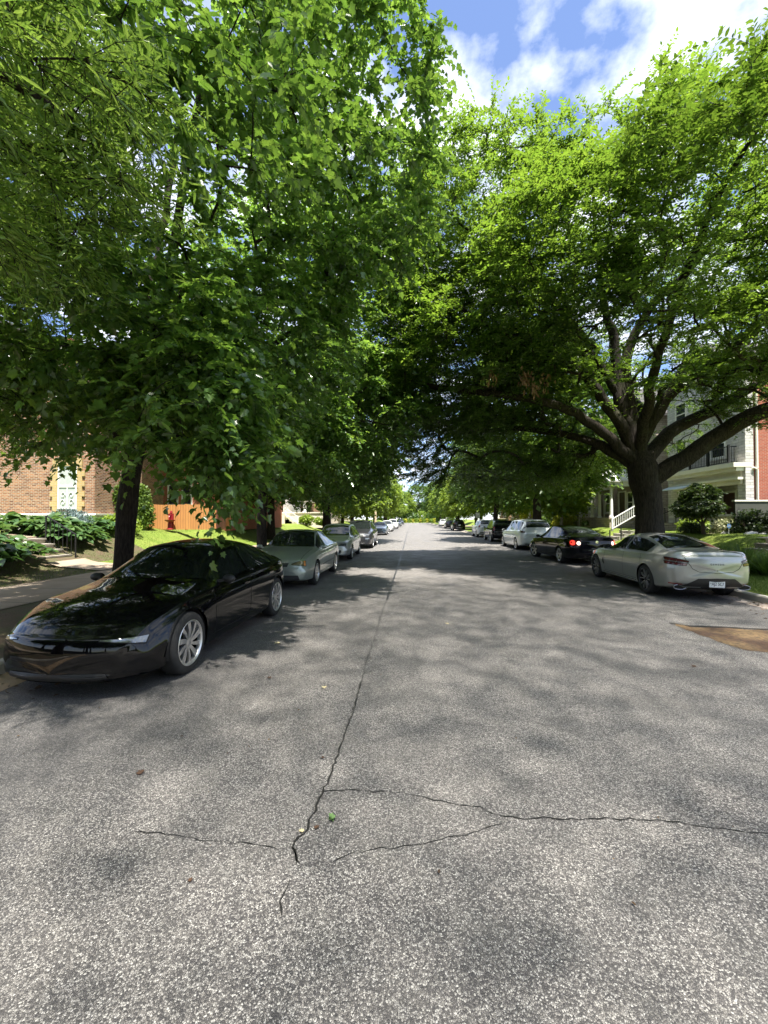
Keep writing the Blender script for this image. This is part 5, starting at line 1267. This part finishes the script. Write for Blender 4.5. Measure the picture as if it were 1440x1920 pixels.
    def sideglass(s, g, ya, yb, sx, t0=.13, t1=.9, off=.004, n=26, m=5, mi=0):
        b = len(g.v)
        for y in np.linspace(ya, yb, n):
            P, (a4, a5) = s.ctrl(y); v = a5-a4; nn = np.array([v[1], -v[0]]); nn = nn/np.linalg.norm(nn)
            if nn[0] < 0: nn = -nn
            L = np.linalg.norm(v); u0 = min(.5, max(t0, .045/L)); u1 = max(.5, min(t1, 1-.055/L))
            for t in np.linspace(u0, u1, m):
                q = a4+v*t+nn*off; g.v.append((sx*q[0], y-float(s.plan(q[0], y)), q[1]))
        for i in range(n-1):
            for j in range(m-1): g.f.append([b+i*m+j, b+(i+1)*m+j, b+(i+1)*m+j+1, b+i*m+j+1]); g.m.append(mi)

RIMS = {}
def make_wheel(r, style, dark):
    key = (r, style, dark)
    if key in RIMS: return RIMS[key]
    wd = .215; rr = r*.735; h = wd/2
    g = MB(); g.lathe([(rr-.012,-h),(rr+.012,-h),(r-.045,-h-.004),(r-.014,-h+.012),(r,-h+.04),(r,h-.04),(r-.014,h-.012),(r-.045,h+.004),(rr+.012,h),(rr-.012,h)], 40, axis='x')
    tm = g.build('tyre', M['tyre'], None, True); ty = tm.data; bpy.data.objects.remove(tm)
    g = MB(); g.lathe([(0,h-.10),(rr*.62,h-.10),(rr*.62,h-.12),(rr-.02,h-.12),(rr-.012,-h+.01),(.0,-h+.01)], 32, axis='x')
    tm = g.build('wheel', M['hub'], None, True); wb_ = tm.data; bpy.data.objects.remove(tm)
    g = MB(); g.lathe([(rr-.03,h-.05),(rr-.022,h-.008),(rr-.006,h+.004),(rr+.006,h-.002),(rr-.004,h-.06)], 40, axis='x')
    g.lathe([(0,h-.022),(.028,h-.022),(.055,h-.03),(.07,h-.05),(.07,h-.08)], 20, axis='x')
    def spoke(a, w0, w1, tw=0.):
        pts = []
        for q, wv, xo in ((.045, w0, -.026), (rr*.55, (w0+w1)/2, -.012), (rr-.012, w1, -.014)):
            aa = a+tw*(q/rr); c, s_ = math.cos(aa), math.sin(aa)
            for e in (-1, 1):
                y, z = q*c-e*wv*s_, q*s_+e*wv*c; pts += [(h+xo, y, z), (h+xo-.035, y, z)]
        f = []
        for i in range(2):
            o = i*4; f += [(o,o+2,o+6,o+4),(o+1,o+5,o+7,o+3),(o,o+4,o+5,o+1),(o+2,o+3,o+7,o+6)]
        f += [(8,10,11,9)]
        g.add(pts, f, 1)
    if style == 'turbine':
        for k in range(5):
            a = 2*math.pi*k/5+.2; spoke(a, .020, .034, .18); spoke(a+.62, .014, .024, .18)
    elif style == 'twin':
        for k in range(5):
            for e in (-.17, .17): spoke(2*math.pi*k/5+e+.3, .008, .011, e*.9)
    elif style == 'five':
        for k in range(5): spoke(2*math.pi*k/5+.3, .026, .036)
    else:
        for k in range(7): spoke(2*math.pi*k/7+.1, .02, .036)
    tm = g.build('rim', [M['rimdark' if dark else 'rim'], M['rim']], None, 30); ri = tm.data; bpy.data.objects.remove(tm)
    RIMS[key] = (ty, wb_, ri); return RIMS[key]

def text_mesh(s, size, mat):
    c = bpy.data.curves.new('lettering', 'FONT'); c.body = s; c.size = size; c.align_x = 'CENTER'; c.align_y = 'CENTER'; c.extrude = .0015
    t = bpy.data.objects.new('lettering', c); COL.objects.link(t)
    me = bpy.data.meshes.new_from_object(t); bpy.data.objects.remove(t); bpy.data.curves.remove(c)
    me.materials.clear(); me.materials.append(mat)
    o = bpy.data.objects.new('lettering', me); COL.objects.link(o); return o
BODIES = {}
def car(label, kind, pnt, x, y, rz, rim='seven', rimdark=False, front=None, rear=None, scale=1., cat='car', name='parked_car', roofcol=None, rails=False, lod=1., group='cars parked along both kerbs', steer=0., glasscol='carglass', trim=None):
    sp = SPEC[kind]
    if (kind, lod) not in BODIES: BODIES[(kind, lod)] = Body(sp, int(190*lod), max(3, int(8*lod)))
    B = BODIES[(kind, lod)]
    root = empty(name, (x, y, 0), rz, label, cat, group); root.scale = (scale,)*3
    r = sp['r']; ax = sp['wb']/2; Ra = r+.035
    V = B.V.copy(); inside = np.zeros(len(V), bool); yc = np.zeros(len(V))
    for ya in (ax, -ax):
        d = np.hypot(V[:,1]-ya, V[:,2]-r); hw = float(B.F[5](ya))
        q = (d < Ra) & (np.abs(V[:,0]) > hw-.34); inside |= q; yc = np.where(q, ya, yc)
    Fi = inside[B.Fc]; keep = ~Fi.all(1); F = B.Fc[keep]
    used_ = np.zeros(len(V), bool); used_[F.ravel()] = True
    e = inside & used_
    dy, dz = V[:,1]-yc, V[:,2]-r; d = np.hypot(dy, dz)+1e-9
    lo = e & (dz < 0)
    V[e,1] = yc[e]+dy[e]/d[e]*Ra; V[e,2] = r+dz[e]/d[e]*Ra
    V[lo,2] = r+dz[lo]; V[lo,1] = yc[lo]+np.sign(dy[lo])*np.sqrt(np.maximum(.01, Ra**2-dz[lo]**2))
    ids = np.cumsum(used_)-1; g = MB(); g.v = [tuple(v) for v in V[used_]]
    g.f = [[int(ids[i]) for i in f] for f in F]
    cz = V[F].mean(1); g.m = [1 if c[2] < float(zb_) else 0 for c, zb_ in zip(cz, B.F[6](cz[:,1])+.018)]
    for ya in (ax, -ax):                                      # dark wheel wells
        hw = float(B.F[5](ya))
        for s in (-1, 1):
            b = len(g.v); n = 20
            for xx in (hw-.045, hw-.34):
                for i in range(n+1):
                    a = -.25+(math.pi+.5)*i/n; g.v.append((s*xx, ya+Ra*math.cos(a), r+Ra*math.sin(a)))
            for i in range(n): g.f.append([b+i, b+i+1, b+n+2+i, b+n+1+i]); g.m.append(1)
            g.f.append([b+n+1+i for i in range(n+1)]); g.m.append(1)
    # door and lid gaps sit in the body skin
    dl = sp['doors']
    for s in (-1, 1):
        for yd in dl:
            zt_ = float(B.F[3](yd))-.01; z0 = .30
            if min(abs(yd-ax), abs(yd+ax)) < Ra: z0 = r+math.sqrt(max(0, Ra**2-min(abs(yd-ax), abs(yd+ax))**2))+.03
            B.patch(g, [(s,yd-.004,z0),(s,yd-.004,zt_)], [(s,yd+.004,z0),(s,yd+.004,zt_)], (-s,0,0), .0025, 12, 2, 2)
        B.patch(g, [(s,dl[0],.30),(s,dl[2]+.2,.30)], [(s,dl[0],.307),(s,dl[2]+.2,.307)], (-s,0,0), .0025, 16, 2, 2)
        if lod >= .8 and kind != 'fastback':                   # hood edge
            B.patch(g, [(s*.70,sp['ws'][0]+.02,1),(s*.62,B.y1-.12,1)], [(s*.708,sp['ws'][0]+.02,1),(s*.628,B.y1-.12,1)], (0,0,-1), .002, 16, 2, 2)
    bm = g.build('body', [pnt, M['plastic'], M['gap']], root, 50)
    if trim: trim(B, root)
    yc0, w0, yh, w1 = sp['ws']; g = MB()
    u = np.linspace(-1, 1, 13); fz = B.F[0]
    B.patch(g, [(w0*a, yc0-.16*a*a, float(fz(yc0))) for a in u], [(w1*a, yh-.05*a*a, float(fz(yh))) for a in u], (0,-.6,-.8), .004, 22, 14)
    g.build('windshield', M[glasscol], root, 60)
    ya, wa, yb, wb2 = sp['rw']; g = MB()
    B.patch(g, [(wb2*a, yb+.06*a*a, float(fz(yb))) for a in u], [(wa*a, ya+.02*a*a, float(fz(ya))) for a in u], (0,.8,-.45) if kind not in ('fastback','sport','sedan') else (0,.45,-.9), .004, 20, 10)
    g.build('rear_window', M['carglass'], root, 60)
    for s in (-1, 1):
        for a, b in sp['sg']:
            g = MB(); B.sideglass(g, a, b, s); g.build('side_window', M['carglass'], root, 60)
    ty, wbm, ri = make_wheel(r, rim, rimdark)
    for ya in (ax, -ax):
        for s in (-1, 1):
            hw = float(B.F[5](ya)); wo = bpy.data.objects.new('wheel', wbm); COL.objects.link(wo); wo.parent = root
            wo.location = (s*(hw-.125), ya, r); wo.rotation_euler = (random.uniform(0,6) if s > 0 else 0, 0, (0 if s > 0 else math.pi)+(steer if ya > 0 else 0))
            wo.rotation_mode = 'XYZ'
            for nm, me in (('tyre', ty), ('rim', ri)):
                c = bpy.data.objects.new(nm, me); COL.objects.link(c); c.parent = wo
    if lod >= .5:
        ym = sp['mir']
        for s in (-1, 1):
            p, _ = B.cast((s, ym, float(B.F[3](ym))+.045), (-s,0,0), 0)
            g = MB(); g.blob((p.x+s*.14, p.y-.03, p.z+.03), (.088,.055,.056), 14); g.bar((p.x-s*.02,p.y,p.z-.01),(p.x+s*.12,p.y-.02,p.z+.02),.05,.035)
            o = g.build('side_mirror', pnt if kind not in ('fastback','sport') else M['plastic'], root, True)
            g = MB(); g.prism([(p.x+s*(.14+.076*math.cos(t)), p.z+.03+.046*math.sin(t)) for t in np.linspace(0,6.28,16,endpoint=False)], p.y-.09, p.y-.083, 'y'); g.build('mirror_glass', M['carglass'], o)
            for yd in dl[1:]:
                q, _ = B.cast((s, yd+.14 if yd != dl[2] else yd+.02, float(B.F[3](yd))-.12), (-s,0,0), .012)
                g = MB(); g.box(q.x-.008, q.x+.008, q.y-.09, q.y+.09, q.z-.014, q.z+.014); g.build('door_handle', pnt, root)
    if rails:
        for s in (-1, 1):
            g = MB(); P = []
            for yy in np.linspace(.1, -1.7, 10): q, _ = B.cast((s*.56, yy, 1), (0,0,-1), .05); P.append(tuple(q))
            g.tube(P, .018, 6); 
            for i in (0, 5, 9): g.bar(P[i], (P[i][0],P[i][1],P[i][2]-.06), .03, .03)
            g.build('roof_rail', M['plastic'], root, True)
    for spec_, sg in ((front, 1), (rear, -1)):
        for it in spec_ or []:
            nm, mat, low, up = it[:4]; opt = it[4] if len(it) > 4 else {}
            for s in ((-1, 1) if opt.get('both', True) else (1,)):
                g = MB(); d = opt.get('d', (-.35, -.9, -.1) if opt.get('both', True) else (0,-1,0))
                d = (d[0]*s, d[1]*sg, d[2]); yy = sg*2.2
                B.patch(g, [(s*a, yy if len(q) < 2 else q[1], q[0]) if False else (s*a, yy, q[0]) for a, *q in low], [(s*a, yy, q[0]) for a, *q in up], d, opt.get('off', .005), opt.get('n', 14), opt.get('m', 5))
                mats = [M[mat] if isinstance(mat, str) else mat]
                if nm in ('headlight', 'taillight', 'fog_light'):        # dark seal round the lamp
                    aa = np.array([q[:2] for q in list(low)+list(up)]); cx_, cz_ = aa.mean(0); ex = lambda a, z: (s*(a+.010*np.sign(a-cx_)), yy, z+.011*np.sign(z-np.interp(a, [min(aa[:,0]), max(aa[:,0])], [(low[0][1]+up[0][1])/2, (low[-1][1]+up[-1][1])/2])))
                    B.patch(g, [ex(*q[:2]) for q in low], [ex(*q[:2]) for q in up], d, .0028, opt.get('n', 14), opt.get('m', 5), 1); mats.append(M['gap'])
                o = g.build(nm, mats, root, 60)
                if 'label' in opt: o['label'] = opt['label']
    return root, B
def plate(root, B, z, sg, text, tilt=0., w_=.305, h_=.152):
    p, n = B.cast((0, sg*2.2, z), (0,-sg,0), .012)
    g = MB(); g.box(-w_/2, w_/2, -.004, .004, -h_/2, h_/2)
    o = g.build('license_plate', M['plate'], root); o.location = p; o.rotation_euler = (0, tilt, 0 if sg < 0 else math.pi)
    if text:
        t = text_mesh(text, .092, M['ink']); t.parent = o; t.location = (.012 if len(text) > 6 else 0,-.0055,-.006); t.rotation_euler = (math.pi/2,0,0); t.scale = (.78,1.05,1)
        t = text_mesh('*', .06, M['ink']); t.parent = o; t.location = (-.125,-.0055,0); t.rotation_euler = (math.pi/2,0,0)
    return o
# ---- left row, facing the viewer, from the nearest on
PI = math.pi
M['darkgloss'] = simple('dark_gloss_trim', (.03,.03,.032), .12, var=.1, coat=1)
c1, B1 = car('glossy black fastback sedan parked nearest on the left, facing the viewer', 'fastback', P_['black'], -3.40, 6.16, PI-R(1.4), 'turbine',
 front=[('headlight','lens',[(.42,.545),(.60,.565),(.74,.60),(.83,.645)],[(.42,.555),(.60,.60),(.74,.665),(.85,.745)],{'d':(-.30,-.75,-.55)}),
  ('intake','plastic',[(-.52,.215),(0,.20),(.52,.215)],[(-.50,.262),(0,.27),(.50,.262)],{'both':False,'off':.006}),
  ('bumper_lip','darkgloss',[(-.74,.175),(0,.165),(.74,.175)],[(-.72,.188),(0,.18),(.72,.188)],{'both':False,'off':.03,'n':24,'m':3})],
 rear=[('taillight','redlens_dk',[(.45,.86),(.85,.84)],[(.45,.93),(.85,.95)])])
c2, B2 = car('pale green silver sedan with scraped bumper and yellowed headlights, second on the left', 'sedan', P_['silvergreen'], -3.43, 12.6, PI, 'seven',
 front=[('headlight','lensyel',[(.40,.585),(.60,.575),(.80,.60)],[(.42,.60),(.60,.69),(.82,.76)],{'d':(-.40,-.85,-.35)}),
  ('indicator','amber',[(.74,.60),(.80,.605)],[(.765,.725),(.815,.745)],{'d':(-.5,-.8,-.3),'off':.009,'n':5}),
  ('grille','plastic',[(-.36,.575),(0,.565),(.36,.575)],[(-.38,.655),(0,.665),(.38,.655)],{'both':False,'off':.006}),
  ('intake','plastic',[(-.66,.24),(0,.235),(.40,.245)],[(-.62,.36),(0,.37),(.44,.355)],{'both':False,'off':.006,'label':'torn black lower bumper opening'}),
  ('scrape','gap',[(.45,.39),(.56,.415),(.66,.42)],[(.45,.40),(.56,.44),(.66,.43)],{'both':False,'off':.005,'n':8,'label':'dark scrape across the bumper corner'}),
  ('scrape','gap',[(.30,.50),(.37,.47),(.44,.50)],[(.30,.54),(.37,.56),(.44,.53)],{'both':False,'off':.005,'n':8,'label':'dark broken patch beside the grille'})],
 rear=[('taillight','redlens',[(.55,.80),(.84,.80)],[(.55,.93),(.84,.93)])])
g = MB()
for s in (-1, 1): B2.patch(g, [(s,.95,.475),(s,-1.0,.49)], [(s,.95,.50),(s,-1.0,.515)], (-s,0,0), .012, 20, 2)
g.build('side_moulding', M['chrome'], c2, False)
c3, B3 = car('silver hatchback, third on the left, with square lower grille openings', 'hatch', P_['silver'], -3.47, 19.7, PI, 'five',
 front=[('headlight','lens',[(.38,.64),(.58,.64),(.76,.67)],[(.40,.66),(.58,.73),(.78,.80)],{'d':(-.40,-.85,-.35)}),
  ('grille','plastic',[(-.34,.62),(0,.615),(.34,.62)],[(-.36,.68),(0,.69),(.36,.68)],{'both':False,'off':.006}),
  ('intake','plastic',[(.16,.30),(.50,.31)],[(.16,.43),(.52,.45)],{'off':.006})],
 rear=[('taillight','redlens',[(.62,.85),(.80,.85)],[(.60,1.15),(.78,1.15)])])
c4, B4 = car('dark sport utility with chrome barred grille, fourth on the left', 'suv', P_['darkgrey'], -3.25, 26.8, PI, 'five', rails=True, cat='suv',
 front=[('headlight','lens',[(.46,.80),(.62,.81),(.82,.85)],[(.46,.84),(.62,.88),(.84,.93)],{'d':(-.40,-.85,-.35)}),
  ('grille','plastic',[(-.32,.52),(0,.50),(.32,.52)],[(-.46,.84),(0,.86),(.46,.84)],{'both':False,'off':.006}),
  ('grille_bar','chrome',[(-.42,.79),(0,.80),(.42,.79)],[(-.42,.815),(0,.825),(.42,.815)],{'both':False,'off':.016,'m':2}),
  ('grille_bar','chrome',[(-.40,.71),(0,.72),(.40,.71)],[(-.40,.735),(0,.745),(.40,.735)],{'both':False,'off':.016,'m':2}),
  ('grille_bar','chrome',[(-.36,.63),(0,.64),(.36,.63)],[(-.36,.655),(0,.665),(.36,.655)],{'both':False,'off':.016,'m':2}),
  ('fog_light','lens',[(.50,.55),(.76,.58)],[(.52,.62),(.78,.66)],{'off':.007}),
  ('intake','plastic',[(-.5,.32),(0,.31),(.5,.32)],[(-.46,.46),(0,.47),(.46,.46)],{'both':False,'off':.006})],
 rear=[('taillight','redlens',[(.60,1.0),(.84,1.0)],[(.60,1.15),(.84,1.15)])])
FR = lambda z: [('headlight','lens',[(.46,z-.07),(.60,z-.06),(.78,z-.02)],[(.46,z-.01),(.60,z+.02),(.80,z+.07)],{'d':(-.40,-.85,-.35),'n':8,'m':3}), ('grille','plastic',[(-.40,z-.13),(.40,z-.13)],[(-.42,z-.01),(.42,z-.01)],{'both':False,'off':.006,'n':8,'m':3}), ('intake','plastic',[(-.55,.28),(.55,.28)],[(-.5,.42),(.5,.42)],{'both':False,'off':.006,'n':8,'m':3})]
RE = lambda z, h_=.14: [('taillight','redlens',[(.56,z),(.84,z)],[(.56,z+h_),(.84,z+h_)],{'n':8,'m':3})]
car('blue grey sedan with a sky lit windscreen, fifth on the left', 'sedan', P_['bluegrey'], -3.6, 47.8, PI, 'seven', front=FR(.66), rear=RE(.8), lod=.55)
car('white sedan right behind the blue grey one on the left', 'hatch', P_['whitecar'], -3.5, 59.9, PI, 'seven', front=FR(.70), rear=RE(.9), lod=.55)
car('tall white van like car standing over the far left row', 'van', P_['whitecar'], -3.5, 78.8, PI, 'seven', front=FR(.72), rear=RE(1.0), lod=.55)
car('small silver sedan after the tall white one, far left', 'sedan', P_['silver'], -3.4, 102.9, PI, 'seven', front=FR(.66), rear=RE(.8), lod=.55)
car('dark car last in the left row', 'suv', P_['darkblue'], -3.5, 136.2, PI, 'seven', front=FR(.82), rear=RE(1.0), lod=.55, cat='suv')
# ---- right row, seen from behind, from the nearest on
def sport_trim(B, root):
    g = MB()                                                  # boot lid gap
    L = [(-.60,.985),(-.56,.86),(-.46,.70),(-.34,.635),(0,.615),(.34,.635),(.46,.70),(.56,.86),(.60,.985)]
    B.patch(g, [(a,-2.2,z) for a, z in L], [(a*.986,-2.2,z+.008) for a, z in L], (0,1,0), .003, 60, 2); g.build('boot_gap', M['gap'], root)
    g = MB(); B.patch(g, [(-.70,-2.3,1.045),(0,-2.3,1.055),(.70,-2.3,1.045)], [(-.70,-2.36,1.085),(0,-2.42,1.10),(.70,-2.36,1.085)], (0,.5,-.9), .012, 26, 4)
    g.build('boot_lip', P_['champagne'], root, 60)
c, B = car('champagne grey sports sedan with twin line tail lamps, nearest on the right', 'sport', P_['champagne'], 6.45, 11.8, R(-1.5), 'twin', True, trim=sport_trim,
 rear=[('taillight','redlens_dk',[(.40,.835),(.62,.845),(.86,.88)],[(.40,.845),(.62,.895),(.88,.93)],{'d':(-.45,-.9,-.05)}),
  ('taillight','redlens_dk',[(.45,.755),(.62,.765),(.86,.80)],[(.42,.80),(.62,.815),(.88,.85)],{'d':(-.45,-.9,-.05)}),
  ('diffuser','plastic',[(-.72,.26),(0,.25),(.72,.26)],[(-.36,.50),(0,.51),(.36,.50)],{'both':False,'off':.006,'n':30}),
  ('diffuser_trim','chrome',[(-.68,.268),(0,.258),(.68,.268)],[(-.68,.28),(0,.272),(.68,.28)],{'both':False,'off':.02,'n':30,'m':2}),
  ('reflector','redlens',[(.52,.355),(.80,.36)],[(.54,.378),(.80,.385)],{'d':(-.4,-.9,0)}),
  ('side_skirt','chrome',[(.3,.262),(.35,.262)],[(.3,.265),(.35,.265)])][:5],
 front=[('headlight','lens',[(.46,.66),(.80,.69)],[(.46,.70),(.82,.74)])])
pl = plate(c, B, .40, -1, 'AJ2 5C7', .03); pl['label'] = 'white licence plate with dark characters'
t = text_mesh('G E N E S I S', .05, M['rimdark']); t.parent = c; t.name = 'lettering'; q, n_ = B.cast((0,-2.2,.80), (0,1,0), .004); t.location = q; t.rotation_euler = (math.pi/2-math.asin(max(-1,min(1,n_.z))),0,0)
for s in (-1, 1):
    g = MB(); q, _ = B.cast((s*.64,-2.2,.30), (0,1,0), 0)
    P = [(s*.64+.13*math.cos(t_), q.y-.035, .298+.052*math.sin(t_)) for t_ in np.linspace(0,2*PI,25)]
    g.tube(P, .008, 6, cap=False); g.build('exhaust_tip', M['steel'], c, True)
    g = MB(); g.prism([(s*.64+.125*math.cos(t_), .298+.047*math.sin(t_)) for t_ in np.linspace(0,2*PI,24,endpoint=False)], q.y-.02, q.y-.012, 'y'); g.build('exhaust_opening', M['gap'], c)
    g = MB(); B.patch(g, [(s,1.0,.255),(s,-1.0,.25)], [(s,1.0,.27),(s,-1.0,.268)], (-s,0,0), .006, 16, 2); g.build('side_skirt', M['chrome'], c)
    g = MB(); B.patch(g, [(s,.92,.52),(s,.80,.45)], [(s,.90,.66),(s,.78,.52)], (-s,0,0), .005, 5, 3); g.build('fender_vent', M['plastic'], c)
c, B = car('black sedan with round tail lamps given a painted flash glow, second on the right', 'sedan', P_['blackcar'], 6.72, 18.85, R(4), 'five', scale=1.035, steer=.25, rear=[
  ('boot_gap','gap',[(-.5,.60),(0,.59),(.5,.60)],[(-.5,.606),(0,.596),(.5,.606)],{'both':False,'off':.003,'n':30,'m':2}), ('bumper_strip','darkgloss',[(-.7,.46),(0,.45),(.7,.46)],[(-.7,.475),(0,.465),(.7,.475)],{'both':False,'off':.012,'n':20,'m':2})], front=FR(.66))
for s in (-1, 1):
    for xo, zo, rr_, mt, nm in ((.74,.83,.088,'flashred','taillight'), (.54,.815,.066,'flashwhite','reverse_light')):
        g = MB(); b = len(g.v)
        q0, _ = B.cast((s*xo,-2.2,zo), (-s*.3,.9,0), .008); g.v.append(tuple(q0))
        for i in range(20): a = 2*PI*i/20; q, _ = B.cast((s*xo+rr_*math.cos(a),-2.2,zo+rr_*math.sin(a)), (-s*.3,.9,0), .006); g.v.append(tuple(q))
        for i in range(20): g.f.append([0, 1+i, 1+(i+1)%20]); g.m.append(0)
        g.build(nm, M[mt], c, 60)
    g = MB(); B.patch(g, [(s*.44,-2.2,.73),(s*.86,-2.2,.72)], [(s*.44,-2.2,.90),(s*.86,-2.2,.935)], (-s*.4,.9,0), .0035, 12, 5); g.build('taillight', M['redlens'], c, 60)
plate(c, B, .50, -1, 'BK7 M2R' if False else '', 0)
g = MB(); q, _ = B.cast((0,-2.2,.86), (0,1,0), .008); g.lathe([(0,-.004),(.05,-.003),(.055,.003)], 16, axis='y', c=tuple(q)); o = g.build('badge', M['chrome'], c, True)
c, B = car('pale silver minivan with a wide dark rear window, third on the right', 'van', P_['whiteblue'], 6.92, 26.35, R(1), 'five', cat='minivan', rear=[
  ('taillight','redlens_dk',[(.56,.98),(.72,.98),(.90,1.02)],[(.56,1.04),(.72,1.07),(.92,1.14)],{'d':(-.45,-.9,-.05)}), ('bumper','plastic',[(-.72,.34),(.72,.34)],[(-.66,.42),(.66,.42)],{'both':False,'n':20,'m':3})], front=FR(.72))
plate(c, B, .80, -1, '', 0)
c, B = car('black boxy sport utility with upright red lamps, fourth on the right', 'boxsuv', P_['blackcar'], 6.95, 34.45, 0, 'five', cat='suv', rails=True, rear=[
  ('taillight','redlens',[(.72,.88),(.86,.88)],[(.70,1.16),(.84,1.16)],{'d':(-.3,-.9,0)}), ('reverse_light','lens',[(.72,1.0),(.86,1.0)],[(.715,1.05),(.855,1.05)],{'d':(-.3,-.9,0),'off':.009,'m':2}), ('bumper','plastic',[(-.75,.42),(.75,.42)],[(-.75,.60),(.75,.60)],{'both':False,'n':20,'m':3,'off':.012})], front=FR(.82))
plate(c, B, .86, -1, '', 0)
c, B = car('white sport utility seen from behind, fifth on the right', 'suv', P_['whitecar'], 7.15, 42.7, 0, 'five', cat='suv', rails=True, rear=[('taillight','redlens',[(.66,.98),(.86,.98)],[(.64,1.16),(.84,1.20)],{'d':(-.3,-.9,0)}), ('bumper','plastic',[(-.75,.40),(.75,.40)],[(-.72,.52),(.72,.52)],{'both':False,'n':20,'m':3})], front=FR(.82), lod=.6)
c, B = car('black sport utility with silver rear bumper plate, sixth on the right', 'suv', P_['blackcar'], 7.0, 65.0, 0, 'five', cat='suv', rear=RE(1.0)+[('skid_plate','chrome',[(-.5,.42),(.5,.42)],[(-.48,.54),(.48,.54)],{'both':False,'n':10,'m':3})], front=FR(.82), lod=.55)
plate(c, B, .86, -1, '', 0)
car('dark grey car ahead of the far black sport utility', 'hatch', P_['darkgrey'], 7.1, 80.5, 0, 'five', rear=RE(.9), front=FR(.7), lod=.55)
car('white car farthest along the right row', 'boxsuv', P_['whitecar'], 7.3, 100.5, 0, 'five', rear=RE(1.0), front=FR(.82), lod=.6, cat='suv')
